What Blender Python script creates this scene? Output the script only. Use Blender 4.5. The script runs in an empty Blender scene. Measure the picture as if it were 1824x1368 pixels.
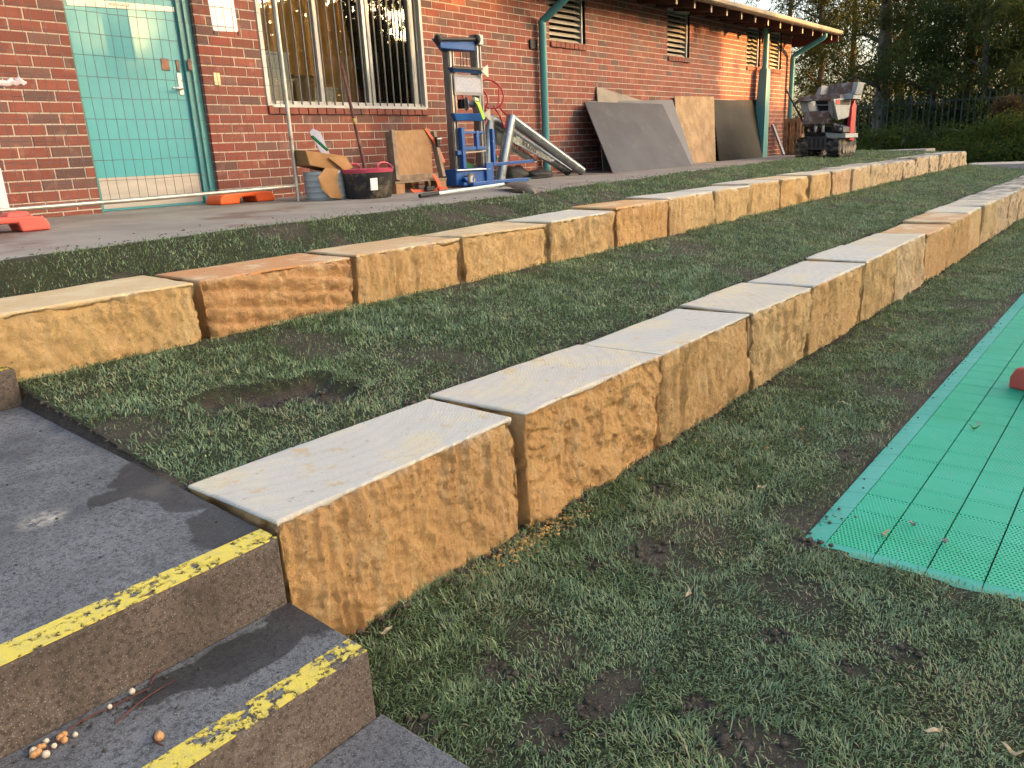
import bpy, math, random
import numpy as np
from mathutils import Vector, Matrix

SC = bpy.context.scene
COL = SC.collection
RND = random.Random(11)
NR = np.random.default_rng(11)
rad = math.radians

# ------------------------------------------------------------------ camera
# world: the brick wall's face is the plane y=0, x runs along it, z is up (paving by the wall = 0)
CAM = np.array([-4.2403, -7.0652, 0.3819])
PITCH, ROLL, YAW, FPX = -0.28741, -0.04817, 0.69352, 1391.66
_fw = np.array([math.cos(YAW)*math.cos(PITCH), math.sin(YAW)*math.cos(PITCH), math.sin(PITCH)])
_r0 = np.cross(_fw, [0, 0, 1]); _r0 /= np.linalg.norm(_r0); _u0 = np.cross(_r0, _fw)
_rt = _r0*math.cos(ROLL) + _u0*math.sin(ROLL); _up = -_r0*math.sin(ROLL) + _u0*math.cos(ROLL)
cd = bpy.data.cameras.new("camera"); cam = bpy.data.objects.new("camera", cd); COL.objects.link(cam)
cd.sensor_fit = 'HORIZONTAL'; cd.sensor_width = 36.0; cd.lens = FPX/1824*36.0
cd.clip_start = 0.05; cd.clip_end = 2000
Mx = Matrix(((_rt[0], _up[0], -_fw[0], CAM[0]), (_rt[1], _up[1], -_fw[1], CAM[1]), (_rt[2], _up[2], -_fw[2], CAM[2]), (0, 0, 0, 1)))
cam.matrix_world = Mx
SC.camera = cam

# ------------------------------------------------------------------ sky, sun, exposure
SUN_EL = rad(10.0)
SUN_H = np.array([0.52, -0.854]); SUN_H /= np.linalg.norm(SUN_H)
SUN = np.array([SUN_H[0]*math.cos(SUN_EL), SUN_H[1]*math.cos(SUN_EL), math.sin(SUN_EL)])
W = bpy.data.worlds.new("World"); SC.world = W; W.use_nodes = True
wn = W.node_tree
sky = wn.nodes.new('ShaderNodeTexSky'); sky.sky_type = 'NISHITA'; sky.sun_disc = False
sky.sun_elevation = SUN_EL; sky.sun_rotation = math.atan2(SUN_H[0], SUN_H[1])
sky.air_density = 0.75; sky.dust_density = 5.0; sky.ozone_density = 0.0
bg = wn.nodes['Background']; bg.inputs['Strength'].default_value = 0.15
wn.links.new(sky.outputs[0], bg.inputs[0])
ld = bpy.data.lights.new("sun", 'SUN'); sun = bpy.data.objects.new("sun", ld); COL.objects.link(sun)
ld.energy = 3.0; ld.angle = rad(0.53); ld.color = (1.0, 0.50, 0.16)
sun.rotation_euler = Vector(SUN).to_track_quat('Z', 'Y').to_euler()
sun.location = (10, -20, 12)
SC.view_settings.view_transform = 'Standard'; SC.view_settings.look = 'None'
SC.view_settings.exposure = 2.48; SC.view_settings.gamma = 1.0
SC.view_settings.use_curve_mapping = False
SC.cycles.max_bounces = 6; SC.cycles.transparent_max_bounces = 12
SC.cycles.caustics_reflective = False; SC.cycles.caustics_refractive = False

# ------------------------------------------------------------------ geometry from pixels
def ray(px, py): return _fw + _rt*((px-912)/FPX) + _up*((684-py)/FPX)
def at(px, py, ax, val):
    d = ray(px, py); t = (val-CAM[ax])/d[ax]; return CAM + d*t
def WY(px, py, y): return at(px, py, 1, y)
def slab_z(y): return 0.05 + 0.02*y
def onslab(px, py):
    d = ray(px, py); t = (slab_z(CAM[1])-CAM[2])/(d[2]-0.02*d[1]); return CAM + d*t
def project(P):
    d = np.asarray(P) - CAM; a = d@_fw
    return np.stack([912+FPX*(d@_rt)/a, 684-FPX*(d@_up)/a, a], -1)

# ------------------------------------------------------------------ noise
def _hash(ix, iy, iz):
    n = (ix.astype(np.int64)*374761393 + iy.astype(np.int64)*668265263 + iz.astype(np.int64)*2147483647) & 0xffffffff
    n = ((n ^ (n >> 13))*1274126177) & 0xffffffff
    n = (n ^ (n >> 16)) & 0xffffff
    return n/float(0xffffff)
def vnoise(x, y, z=None):
    x = np.asarray(x, float); y = np.asarray(y, float); z = np.zeros_like(x) if z is None else np.asarray(z, float)+0*x
    i, j, k = np.floor(x), np.floor(y), np.floor(z); u, v, w = x-i, y-j, z-k
    u, v, w = u*u*(3-2*u), v*v*(3-2*v), w*w*(3-2*w)
    r = 0
    for a in (0, 1):
        for b in (0, 1):
            for c in (0, 1):
                r = r + _hash(i+a, j+b, k+c)*(u if a else 1-u)*(v if b else 1-v)*(w if c else 1-w)
    return r
def fbm(x, y, z=None, o=4):
    s = 0; a = .5; f = 1.0
    for _ in range(o):
        s = s + a*vnoise(np.asarray(x)*f, np.asarray(y)*f, None if z is None else np.asarray(z)*f); a *= .5; f *= 2.03
    return s/(1-.5**o)

# ------------------------------------------------------------------ mesh helpers
ORG = {}
def base_of(o): return ORG.get(o.name, np.zeros(3))
def link(o, parent=None):
    COL.objects.link(o)
    if parent is not None: o.parent = parent
    return o
def tag(o, label=None, cat=None, group=None, kind=None):
    if label: o["label"] = label
    if cat: o["category"] = cat
    if group: o["group"] = group
    if kind: o["kind"] = kind
    return o
def thing(name, loc, label, cat, group=None):
    o = bpy.data.objects.new(name, None); COL.objects.link(o); o.location = loc
    o.empty_display_size = .1
    ORG[o.name] = np.array(loc, float)
    return tag(o, label, cat, group)
def mesh_np(name, V, quads=None, tris=None, attrs=None, smooth=False):
    me = bpy.data.meshes.new(name); V = np.ascontiguousarray(V, np.float32)
    me.vertices.add(len(V)); me.vertices.foreach_set('co', V.ravel())
    loops = []; starts = []; tot = []; off = 0
    for F, n in ((quads, 4), (tris, 3)):
        if F is None or len(F) == 0: continue
        F = np.asarray(F, np.int32); loops.append(F.ravel())
        starts.append(off+np.arange(len(F), dtype=np.int32)*n); tot.append(np.full(len(F), n, np.int32)); off += F.size
    L = np.concatenate(loops); me.loops.add(len(L)); me.loops.foreach_set('vertex_index', L)
    S = np.concatenate(starts); me.polygons.add(len(S)); me.polygons.foreach_set('loop_start', S)
    if attrs:
        for k, a in attrs.items():
            t = me.attributes.new(k, 'FLOAT', 'POINT'); t.data.foreach_set('value', np.ascontiguousarray(a, np.float32))
    me.update(calc_edges=True); me.validate()
    if smooth: me.polygons.foreach_set('use_smooth', np.ones(len(S), bool))
    return me
def addobj(name, me, mat, parent=None, loc=None):
    o = bpy.data.objects.new(name, me)
    if mat is not None:
        for m in (mat if isinstance(mat, (list, tuple)) else [mat]):
            if len(me.materials) == 0 or isinstance(mat, (list, tuple)): me.materials.append(m)
    link(o, parent)
    if loc is not None: o.location = loc
    return o

def nrm(v): v = np.asarray(v, float); return v/max(1e-9, np.linalg.norm(v))
class MB:
    def __init__(s): s.v = []; s.f = []
    def add(s, V, F):
        b = len(s.v); s.v += [tuple(map(float, p)) for p in V]; s.f += [tuple(b+i for i in f) for f in F]; return s
    def hexa(s, P):  # 8 pts: bottom 0-3, top 4-7
        return s.add(P, [(3, 2, 1, 0), (4, 5, 6, 7), (0, 1, 5, 4), (1, 2, 6, 5), (2, 3, 7, 6), (3, 0, 4, 7)])
    def box(s, lo, hi):
        a, b, c = lo; d, e, f = hi
        return s.hexa([(a, b, c), (d, b, c), (d, e, c), (a, e, c), (a, b, f), (d, b, f), (d, e, f), (a, e, f)])
    def bar(s, p, q, w, h, up=(0, 0, 1)):
        p = np.asarray(p, float); q = np.asarray(q, float); d = nrm(q-p); up = np.asarray(up, float)
        if abs(d@nrm(up)) > .97: up = np.array([0, 1., 0])
        x = nrm(np.cross(d, up)); y = np.cross(x, d); a = x*w/2; b = y*h/2
        return s.hexa([p-a-b, p+a-b, q+a-b, q-a-b, p-a+b, p+a+b, q+a+b, q-a+b])
    def tube(s, pts, r, n=8, cap=True, closed=False):
        P = [np.asarray(p, float) for p in pts]; m = len(P); rr = r if isinstance(r, (list, tuple)) else [r]*m
        b = len(s.v); up = None
        for i in range(m):
            if closed: d = nrm(P[(i+1) % m]-P[i-1])
            else: d = nrm(P[min(i+1, m-1)]-P[max(i-1, 0)])
            if up is None:
                up = np.array([0, 0, 1.]) if abs(d[2]) < .9 else np.array([1., 0, 0])
            x = nrm(np.cross(d, up)); up = np.cross(x, d); y = up
            for k in range(n):
                a = 2*math.pi*k/n; s.v.append(tuple(P[i]+(x*math.cos(a)+y*math.sin(a))*rr[i]))
        for i in range(m if closed else m-1):
            j = (i+1) % m
            for k in range(n):
                l = (k+1) % n; s.f.append((b+i*n+k, b+i*n+l, b+j*n+l, b+j*n+k))
        if cap and not closed:
            s.f.append(tuple(b+k for k in range(n))[::-1]); s.f.append(tuple(b+(m-1)*n+k for k in range(n)))
        return s
    def lathe(s, prof, c, n=20, ax=(0, 0, 1)):
        ax = nrm(ax); t = np.array([1., 0, 0]) if abs(ax[0]) < .9 else np.array([0, 1., 0])
        x = nrm(np.cross(ax, t)); y = np.cross(ax, x); c = np.asarray(c, float); b = len(s.v)
        for r, h in prof:
            for k in range(n):
                a = 2*math.pi*k/n; s.v.append(tuple(c+ax*h+(x*math.cos(a)+y*math.sin(a))*r))
        for i in range(len(prof)-1):
            for k in range(n):
                l = (k+1) % n; s.f.append((b+i*n+k, b+i*n+l, b+(i+1)*n+l, b+(i+1)*n+k))
        if prof[0][0] > 1e-4: s.f.append(tuple(b+k for k in range(n))[::-1])
        if prof[-1][0] > 1e-4: s.f.append(tuple(b+(len(prof)-1)*n+k for k in range(n)))
        return s
    def prism(s, poly, d):  # planar 3d polygon extruded along d
        P = [np.asarray(p, float) for p in poly]; n = len(P); d = np.asarray(d, float); b = len(s.v)
        s.v += [tuple(p) for p in P]+[tuple(p+d) for p in P]
        s.f.append(tuple(b+i for i in range(n))[::-1]); s.f.append(tuple(b+n+i for i in range(n)))
        for i in range(n): j = (i+1) % n; s.f.append((b+i, b+j, b+n+j, b+n+i))
        return s
    def build(s, name, mat, parent=None, smooth=False, bevel=0, label=None, cat=None, group=None, kind=None, seg=2, origin=None):
        V = np.array(s.v, float)
        if parent is not None: org = base_of(parent)
        elif origin is not None: org = np.array(origin, float)
        else: org = np.array([(V[:, 0].min()+V[:, 0].max())/2, (V[:, 1].min()+V[:, 1].max())/2, V[:, 2].min()])
        me = bpy.data.meshes.new(name); me.from_pydata((V-org).tolist(), [], s.f); me.update()
        if smooth: me.polygons.foreach_set('use_smooth', np.ones(len(me.polygons), bool))
        o = addobj(name, me, mat, parent)
        if parent is None: o.location = org
        ORG[o.name] = org
        if smooth and smooth != 'all':
            try: me.set_sharp_from_angle(angle=rad(40))
            except Exception: pass
        if bevel:
            m = o.modifiers.new('bevel', 'BEVEL'); m.width = bevel; m.segments = seg; m.limit_method = 'ANGLE'; m.angle_limit = rad(35)
        return tag(o, label, cat, group, kind)
def piece(name, me, loc, parent, scale=None, rot=None):
    o = bpy.data.objects.new(name, me); link(o, parent); o.location = np.asarray(loc, float)-base_of(parent)
    if scale is not None: o.scale = scale
    if rot is not None: o.rotation_euler = rot
    return o
def arc(c, r, a0, a1, n, ux=(1, 0, 0), uy=(0, 0, 1)):
    c = np.asarray(c, float); ux = np.asarray(ux, float); uy = np.asarray(uy, float)
    return [c+ux*r*math.cos(a)+uy*r*math.sin(a) for a in np.linspace(a0, a1, n)]

# ------------------------------------------------------------------ materials
def S(h):
    h = h.lstrip('#'); o = []
    for i in (0, 2, 4):
        c = int(h[i:i+2], 16)/255; o.append(c/12.92 if c <= .04045 else ((c+.055)/1.055)**2.4)
    return tuple(o)
def A(c): return (c[0], c[1], c[2], 1.0)
class N:
    def __init__(s, name):
        s.m = bpy.data.materials.new(name); s.m.use_nodes = True; s.t = s.m.node_tree; s.b = s.t.nodes['Principled BSDF']
        s.pos = None
    def n(s, t, **k):
        x = s.t.nodes.new('ShaderNode'+t)
        for a, b in k.items(): setattr(x, a, b)
        return x
    def l(s, a, b): s.t.links.new(a, b)
    def put(s, sock, v):
        if hasattr(v, 'is_output') or isinstance(v, bpy.types.NodeSocket): s.l(v, sock)
        else: sock.default_value = v
    def P(s):
        if s.pos is None: s.pos = s.n('NewGeometry').outputs['Position']
        return s.pos
    def vec(s, scale=(1, 1, 1), loc=(0, 0, 0), rot=(0, 0, 0), src=None):
        m = s.n('Mapping'); m.inputs['Scale'].default_value = scale; m.inputs['Location'].default_value = loc; m.inputs['Rotation'].default_value = rot
        s.l(src or s.P(), m.inputs['Vector']); return m.outputs[0]
    def noise(s, scale, detail=5, rough=.55, v=None, dist=0):
        x = s.n('TexNoise'); x.inputs['Scale'].default_value = scale; x.inputs['Detail'].default_value = detail
        x.inputs['Roughness'].default_value = rough; x.inputs['Distortion'].default_value = dist
        s.l(v or s.P(), x.inputs['Vector']); return x.outputs['Fac']
    def voro(s, scale, v=None, feature='F1', out='Distance', rnd=1.0):
        x = s.n('TexVoronoi', feature=feature); x.inputs['Scale'].default_value = scale; x.inputs['Randomness'].default_value = rnd
        s.l(v or s.P(), x.inputs['Vector']); return x.outputs[out]
    def ramp(s, f, a, b, ca=(0, 0, 0), cb=(1, 1, 1)):
        r = s.n('ValToRGB'); e = r.color_ramp.elements; e[0].position = min(a, b-1e-4); e[1].position = b; e[0].color = A(ca); e[1].color = A(cb)
        s.l(f, r.inputs[0]); return r.outputs[0]
    def mix(s, f, a, b, mode='MIX'):
        x = s.n('Mix', data_type='RGBA', blend_type=mode)
        s.put(x.inputs[0], f)
        for i, v in ((6, a), (7, b)):
            if isinstance(v, tuple): x.inputs[i].default_value = A(v)
            else: s.l(v, x.inputs[i])
        return x.outputs[2]
    def math(s, op, a, b=0.0, c=None):
        x = s.n('Math', operation=op); s.put(x.inputs[0], a); s.put(x.inputs[1], b)
        if c is not None: s.put(x.inputs[2], c)
        return x.outputs[0]
    def sep(s, v=None):
        x = s.n('SeparateXYZ'); s.l(v or s.P(), x.inputs[0]); return x.outputs
    def attr(s, name, out='Fac'):
        x = s.n('Attribute', attribute_name=name); return x.outputs[out]
    def bump(s, h, strength=.3, dist=.01, prev=None):
        x = s.n('Bump'); x.inputs['Strength'].default_value = strength; x.inputs['Distance'].default_value = dist; s.l(h, x.inputs['Height'])
        if prev: s.l(prev, x.inputs['Normal'])
        return x.outputs[0]
    def col(s, c): s.put(s.b.inputs['Base Color'], A(c) if isinstance(c, tuple) else c); return s
    def rough(s, v): s.put(s.b.inputs['Roughness'], v); return s
    def norm(s, v): s.l(v, s.b.inputs['Normal']); return s
    def surf(s, sh): s.l(sh, s.t.nodes['Material Output'].inputs['Surface']); return s
_mc = {}
def M(name, c, c2=None, scale=6, rough=.6, metal=0.0, bump=0.0, bscale=80, stain=None, sscale=2.5, samt=(.5, .72), stretch=(1, 1, 1), spec=.5):
    if name in _mc: return _mc[name]
    k = N(name); v = k.vec(stretch)
    c2 = c2 or tuple(x*.72 for x in c)
    f = k.noise(scale, 6, .6, v)
    o = k.mix(k.ramp(f, .3, .7), c, c2)
    if stain: o = k.mix(k.ramp(k.noise(sscale, 6, .65), *samt), o, stain)
    k.col(o); k.rough(k.math('ADD', k.math('MULTIPLY', f, .22), rough-.11)); k.b.inputs['Metallic'].default_value = metal
    k.b.inputs['Specular IOR Level'].default_value = spec
    if bump: k.norm(k.bump(k.noise(bscale, 4, .6, v), bump, .004))
    _mc[name] = k.m; return k.m

# ================================================================== SETTING
# ---- materials of the ground
def mat_soil():
    k = N('soil'); f = k.noise(14, 8, .65); g = k.noise(90, 5, .7)
    c = k.mix(k.ramp(f, .3, .7), S('3a322c'), S('5c5148')); c = k.mix(k.ramp(g, .58, .70), c, S('7d7468'))
    k.col(c).rough(.95).norm(k.bump(g, .8, .01, k.bump(f, .7, .03))); return k.m
def mat_thatch():
    k = N('turf_thatch'); f = k.noise(30, 8, .7); g = k.noise(160, 4, .7)
    c = k.mix(k.ramp(f, .35, .65), S('2c2c1e'), S('3c4628'));  c = k.mix(k.ramp(g, .56, .72), c, S('5c563f'))
    f2 = k.noise(14, 8, .65); so = k.mix(k.ramp(f2, .3, .7), S('3c342e'), S('62574d')); so = k.mix(k.ramp(g, .56, .68), so, S('857b6e')); c = k.mix(k.attr('bare'), c, so)
    k.col(c).rough(.95).norm(k.bump(g, 1.0, .02, k.bump(f2, .8, .04))); return k.m
def mat_concrete_path():
    k = N('path_concrete'); f = k.noise(1.6, 8, .6); g = k.noise(140, 5, .7)
    c = k.mix(k.ramp(f, .35, .65), S('948e87'), S('7e7974')); c = k.mix(k.ramp(g, .55, .75), c, S('787370'))
    x, y, z = k.sep()
    # trodden soil along the turf edge, and a reddish wet patch before the door
    e = k.math('ADD', k.math('MULTIPLY', y, -1.0), k.math('MULTIPLY', x, -0.085))
    m = k.math('ADD', k.math('MULTIPLY', k.noise(2.3, 7, .65), 1.5), k.math('MULTIPLY', e, .62))
    c = k.mix(k.ramp(m, 1.4, 1.95), c, S('4e4743'))
    c = k.mix(k.math('MULTIPLY', k.ramp(k.noise(.9, 6, .6, k.vec((1, 1, 1), (4, 1, 0))), .56, .64), .75), c, S('6a5248'))
    k.col(c); k.rough(k.math('ADD', .62, k.math('MULTIPLY', f, .3))).norm(k.bump(g, .35, .004)); return k.m
def blob(k, x, y, cx, cy, rx, ry, nz, amp=.5):
    dx = k.math('DIVIDE', k.math('SUBTRACT', x, cx), rx); dy = k.math('DIVIDE', k.math('SUBTRACT', y, cy), ry)
    d = k.math('SQRT', k.math('ADD', k.math('MULTIPLY', dx, dx), k.math('MULTIPLY', dy, dy)))
    return k.math('ADD', d, k.math('MULTIPLY', k.math('SUBTRACT', nz, .5), amp*2))
def mat_step(name, a, b, wet=True):
    k = N(name); f = k.noise(5, 8, .65); sp = k.voro(150); sp2 = k.voro(90, k.vec((1, 1, 1), (3, 7, 1)))
    c = k.mix(k.ramp(f, .3, .7), a, b)
    c = k.mix(k.ramp(k.noise(70, 6, .8), .49, .57), c, tuple(v*.36 for v in a))
    c = k.mix(k.math('MULTIPLY', k.math('LESS_THAN', sp, .2), .6), c, S('a8a39c'))
    c = k.mix(k.math('MULTIPLY', k.math('LESS_THAN', sp2, .2), .55), c, S('2c2826'))
    c = k.mix(k.math('MULTIPLY', k.ramp(k.noise(2.2, 7, .7, k.vec((1, 1, .5), (1, 4, 2))), .48, .62), .6), c, tuple(v*.42 for v in b))
    c = k.mix(k.math('MULTIPLY', k.ramp(k.noise(3.1, 7, .7, k.vec((1, 1, 1), (8, 2, 5))), .58, .70), .5), c, S('a29c92'))
    ro = .85
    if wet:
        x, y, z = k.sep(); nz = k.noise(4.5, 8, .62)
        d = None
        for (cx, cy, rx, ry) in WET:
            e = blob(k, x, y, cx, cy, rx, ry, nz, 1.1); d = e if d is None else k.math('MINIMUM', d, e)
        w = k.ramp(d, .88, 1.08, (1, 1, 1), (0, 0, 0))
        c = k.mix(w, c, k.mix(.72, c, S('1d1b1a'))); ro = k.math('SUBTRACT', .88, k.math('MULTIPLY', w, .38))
        dp = at(80, 935, 2, -.6); dst = blob(k, x, y, dp[0], dp[1], .09, .06, nz, 1.0)
        c = k.mix(k.math('MULTIPLY', k.ramp(dst, .2, 1.3, (1, 1, 1), (0, 0, 0)), k.ramp(k.noise(40, 6, .7), .4, .6)), c, S('b9b2a4'))
    k.col(c); k.rough(ro).norm(k.bump(k.noise(220, 4, .7), .7, .004, k.bump(f, .3, .01))); return k.m
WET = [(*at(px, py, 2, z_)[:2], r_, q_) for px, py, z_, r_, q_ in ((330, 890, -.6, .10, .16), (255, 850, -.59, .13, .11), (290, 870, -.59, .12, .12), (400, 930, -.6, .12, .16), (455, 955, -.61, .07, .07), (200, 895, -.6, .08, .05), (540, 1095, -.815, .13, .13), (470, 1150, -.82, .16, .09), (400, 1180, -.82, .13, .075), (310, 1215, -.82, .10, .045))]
MAT_SOIL = mat_soil(); MAT_THATCH = mat_thatch()

# ---- the ground far out, one sheet to the horizon
MB().add([(-300, -300, -1.6), (400, -300, -1.6), (400, 300, -1.6), (-300, 300, -1.6)], [(0, 1, 2, 3)]).build('ground', M('leaf_litter_ground', S('4a4030'), S('39361f'), 3, .95, bump=.5, bscale=12), kind='structure', label='dark leaf littered ground reaching away under the trees')

# ---- profiles of the terraces
EX = [-6, -2.9, -1.96, -.74, 1.8, 5.4, 9, 14.9, 17.5]; EY = [-2.95, -2.8, -2.66, -2.62, -2.42, -2.02, -1.72, -1.25, -1.1]
slab_edge = lambda X: np.interp(X, EX, EY) + .035*(vnoise(np.asarray(X)*3.1, 0*np.asarray(X)+3)-.5)*2
UX = [-3.4, -2.28, -.36, .63, 1.6, 2.55, 5.4, 16.7]; UZ = [-.160, -.158, -.152, -.142, -.110, -.094, -.082, -.045]
utop = lambda X: np.interp(X, UX, UZ)
YUF, YUB, YLF, YLB = -3.45, -2.96, -5.30, -4.80
mbot = lambda X: np.interp(X, [-3.2, 2, 7, 17], [-.435, -.44, -.40, -.35])
ltop = lambda X: np.interp(X, [-3.2, 4.5, 11, 18], [-.580, -.585, -.535, -.50])
lbot = lambda X: np.interp(X, [-3.2, -1, 1, 4, 11, 18], [-1.035, -1.055, -1.075, -1.085, -1.04, -1.02])
XL, XEND = -3.145, 17.0
HOLES = [(at(505, 690, 2, -.52)[:2], .14, .10), (at(440, 700, 2, -.52)[:2], .16, .075), (at(580, 685, 2, -.52)[:2], .11, .09), (at(380, 712, 2, -.53)[:2], .12, .045), (at(545, 668, 2, -.5)[:2], .10, .07)]
def hole_d(X, Y):
    d = np.full(np.shape(X), 9.0); w = (fbm(np.asarray(X)*11, np.asarray(Y)*11)-.5)*1.7
    for c, a, b in HOLES: d = np.minimum(d, np.hypot((X-c[0])/a, (Y-c[1])/b)+w)
    return d
def z_upper(X, Y):
    e = slab_edge(X); t = np.clip((Y-YUB)/(e-YUB), 0, 1); return (1-t)*(utop(X)-.004)+t*(slab_z(e)+.016) + .012*(fbm(X*4, Y*4)-.5)
def z_mid(X, Y):
    t = np.clip((Y-YLB)/(YUF-YLB), 0, 1); z = (1-t)*(ltop(X)-.012)+t*mbot(X)
    z = z + .03*(fbm(X*2.2, Y*2.2)-.5) - .05*np.clip(1.3-hole_d(X, Y), 0, .35)/.35
    lip = np.clip(1-np.abs(hole_d(X, Y)-1.45)/.25, 0, 1); return z+lip*.016
def z_low(X, Y):
    t = np.clip((YLF-Y)/.87, 0, 1); z = (1-t)*lbot(X)+t*(-1.092)
    near = np.clip((-1.2-X)/1.2, 0, 1)
    z = z*(1-near*.0) + .03*(fbm(X*2.6+9, Y*2.6)-.5)
    return np.where(X < -1.4, np.maximum(z, -1.085+.03*(fbm(X*3, Y*3)-.5)), z)
def surf_grid(name, x0, x1, ya, yb, zf, step, mat, bare=None, **kw):
    nx = max(2, int((x1-x0)/step)); ny = max(2, int(abs(np.mean(yb(np.array([x0, x1]))-ya(np.array([x0, x1]))))/step))
    xs = np.linspace(x0, x1, nx); T = np.linspace(0, 1, ny); X, Tt = np.meshgrid(xs, T, indexing='ij')
    Y = ya(X)*(1-Tt)+yb(X)*Tt; Z = zf(X, Y); V = np.stack([X, Y, Z], -1).reshape(-1, 3)
    i = np.arange(nx-1)[:, None]*ny+np.arange(ny-1)[None]; i = i.ravel(); Q = np.stack([i, i+ny, i+ny+1, i+1], -1)
    at_ = {'bare': 1-np.clip(bare(V[:, 0], V[:, 1])*1.6, 0, 1)} if bare else None
    o = addobj(name, mesh_np(name, V, Q, None, at_, smooth=True), mat); return tag(o, **kw)
K = lambda c: (lambda X: np.full(np.shape(X), float(c)))
# soil banked against the far end and under the path
MB().box((XEND, -14, -1.3), (30, 14, -.62)).build('soil_bank', MAT_SOIL, kind='structure')
# paving by the wall
def pz(X, Y): return slab_z(Y)-.05*np.clip((np.interp(X, EX, EY)+.05-Y)/.07, 0, 1)
surf_grid('paved_path', -6, 17.6, K(.3), lambda X: np.interp(X, EX, EY)-.02, pz, .06, mat_concrete_path(), kind='structure')
MB().box((16.9, -13, -.9), (18.3, -3.35, -.37)).build('cross_path', M('far_path', S('b8aca0'), S('a39a92'), 2, .85), kind='structure')
MB().box((17.62, -2.4, -.9), (18.6, 6, .0)).build('cross_path', _mc['far_path'], kind='structure')

# ---- grass
def mat_grass():
    k = N('grass_blade'); r = k.attr('rnd'); d = k.attr('dry'); f = k.noise(3.2, 5, .6); g = k.noise(.9, 3)
    c = k.mix(k.ramp(f, .3, .7), S('5a7a44'), S('40633a')); c = k.mix(k.ramp(g, .45, .62), c, S('527652'))
    c = k.mix(r, c, k.mix(.6, c, S('aabc8c')))
    c = k.mix(d, c, S('aa9e78'))
    df = k.n('BsdfDiffuse'); tr = k.n('BsdfTranslucent'); gl = k.n('BsdfGlossy'); gl.inputs['Roughness'].default_value = .45
    k.l(c, df.inputs[0]); k.l(c, tr.inputs[0])
    a = k.n('MixShader'); a.inputs[0].default_value = .28; k.l(df.outputs[0], a.inputs[1]); k.l(tr.outputs[0], a.inputs[2])
    b = k.n('MixShader'); b.inputs[0].default_value = .05; k.l(a.outputs[0], b.inputs[1]); k.l(gl.outputs[0], b.inputs[2])
    k.surf(b.outputs[0]); return k.m
MAT_GRASS = mat_grass()
def grass(name, x0, x1, ylo, yhi, zf, keep, dens, label, hmul=1.0, drymul=1.0):
    """blades strewn over a turf strip; denser and finer near the viewer"""
    out = []
    edges = np.unique(np.clip(np.array([-6, -3.2, -2.6, -2, -1.4, -.8, 0, 1, 2.2, 3.5, 5, 7, 9.5, 12.5, 16, 20]), x0, x1))
    for a, b in zip(edges[:-1], edges[1:]):
        if b-a < 1e-3: continue
        ym = (ylo((a+b)/2)+yhi((a+b)/2))/2; d = math.sqrt(((a+b)/2-CAM[0])**2+(ym-CAM[1])**2+1)
        D = dens*min(1.0, (2.3/d)**1.15); yl, yh = float(np.min(ylo(np.array([a, b])))), float(np.max(yhi(np.array([a, b]))))
        n = int(D*(b-a)*(yh-yl)); X = NR.uniform(a, b, n); Y = NR.uniform(yl, yh, n)
        k = (Y > ylo(X)) & (Y < yhi(X)); X, Y = X[k], Y[k]
        pr = project(np.stack([X, Y, zf(X, Y)], -1)); k = (pr[:, 2] > .3) & (pr[:, 0] > -500) & (pr[:, 0] < 2324) & (pr[:, 1] < 1900)
        X, Y = X[k], Y[k]; p = keep(X, Y); k = NR.uniform(size=len(X)) < p; X, Y = X[k], Y[k]
        dd = np.sqrt((X-CAM[0])**2+(Y-CAM[1])**2+1.5); sc = np.clip((dd/2.4), 1, 9)**.55
        out.append(np.stack([X, Y, sc], -1))
    Q = np.concatenate(out); X, Y, sc = Q.T; n = len(X); Z = zf(X, Y)-.010
    lean0 = fbm(X*5, Y*5, o=2)*14; az = lean0+NR.normal(0, 1.2, n); l1 = np.abs(NR.normal(.75, .42, n)).clip(0, 1.45); l2 = (l1+NR.normal(.35, .35, n)).clip(0, 1.9)
    L = NR.gamma(5, .0032, n).clip(.008, .06)*hmul*(.75+.25*sc)*(.6+.8*vnoise(X*3, Y*3)); w = NR.uniform(.0009, .0019, n)*sc
    h = np.stack([np.cos(az), np.sin(az), 0*az], -1); s = np.stack([-np.sin(az), np.cos(az), 0*az], -1); up = np.array([0, 0, 1.])
    B = np.stack([X, Y, Z], -1)
    Mi = B+(h*np.sin(l1)[:, None]+up*np.cos(l1)[:, None])*(L*.55)[:, None]
    T = Mi+(h*np.sin(l2)[:, None]+up*np.cos(l2)[:, None])*(L*.5)[:, None]; T[:, 2] = np.maximum(T[:, 2], Z+.002)
    V = np.stack([B-s*w[:, None]*.6, B+s*w[:, None]*.6, Mi-s*w[:, None], Mi+s*w[:, None], T], 1).reshape(-1, 3)
    i = np.arange(n)*5; q = np.stack([i, i+1, i+3, i+2], -1); t = np.stack([i+2, i+3, i+4], -1)
    r = NR.uniform(0, 1, n)**1.3; dr = np.clip((fbm(X*2.4+5, Y*2.4)-.47)*.9, 0, .3)*drymul+.035
    dry = np.where(NR.uniform(size=n) < dr, NR.uniform(.45, 1, n), NR.uniform(0, .12, n))
    o = addobj(name, mesh_np(name, V, q, t, {'rnd': np.repeat(r, 5), 'dry': np.repeat(dry, 5)}), MAT_GRASS)
    return tag(o, label, 'grass', kind='stuff')
def keep_u(X, Y): return np.clip((fbm(X*3.3, Y*3.3)-.28)*5, .12, 1)
def keep_m(X, Y):
    d = hole_d(X, Y); return np.clip((fbm(X*2.6+2, Y*2.6)-.25)*5, .25, 1)*np.clip((d-1.0)*4, .0, 1)
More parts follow.
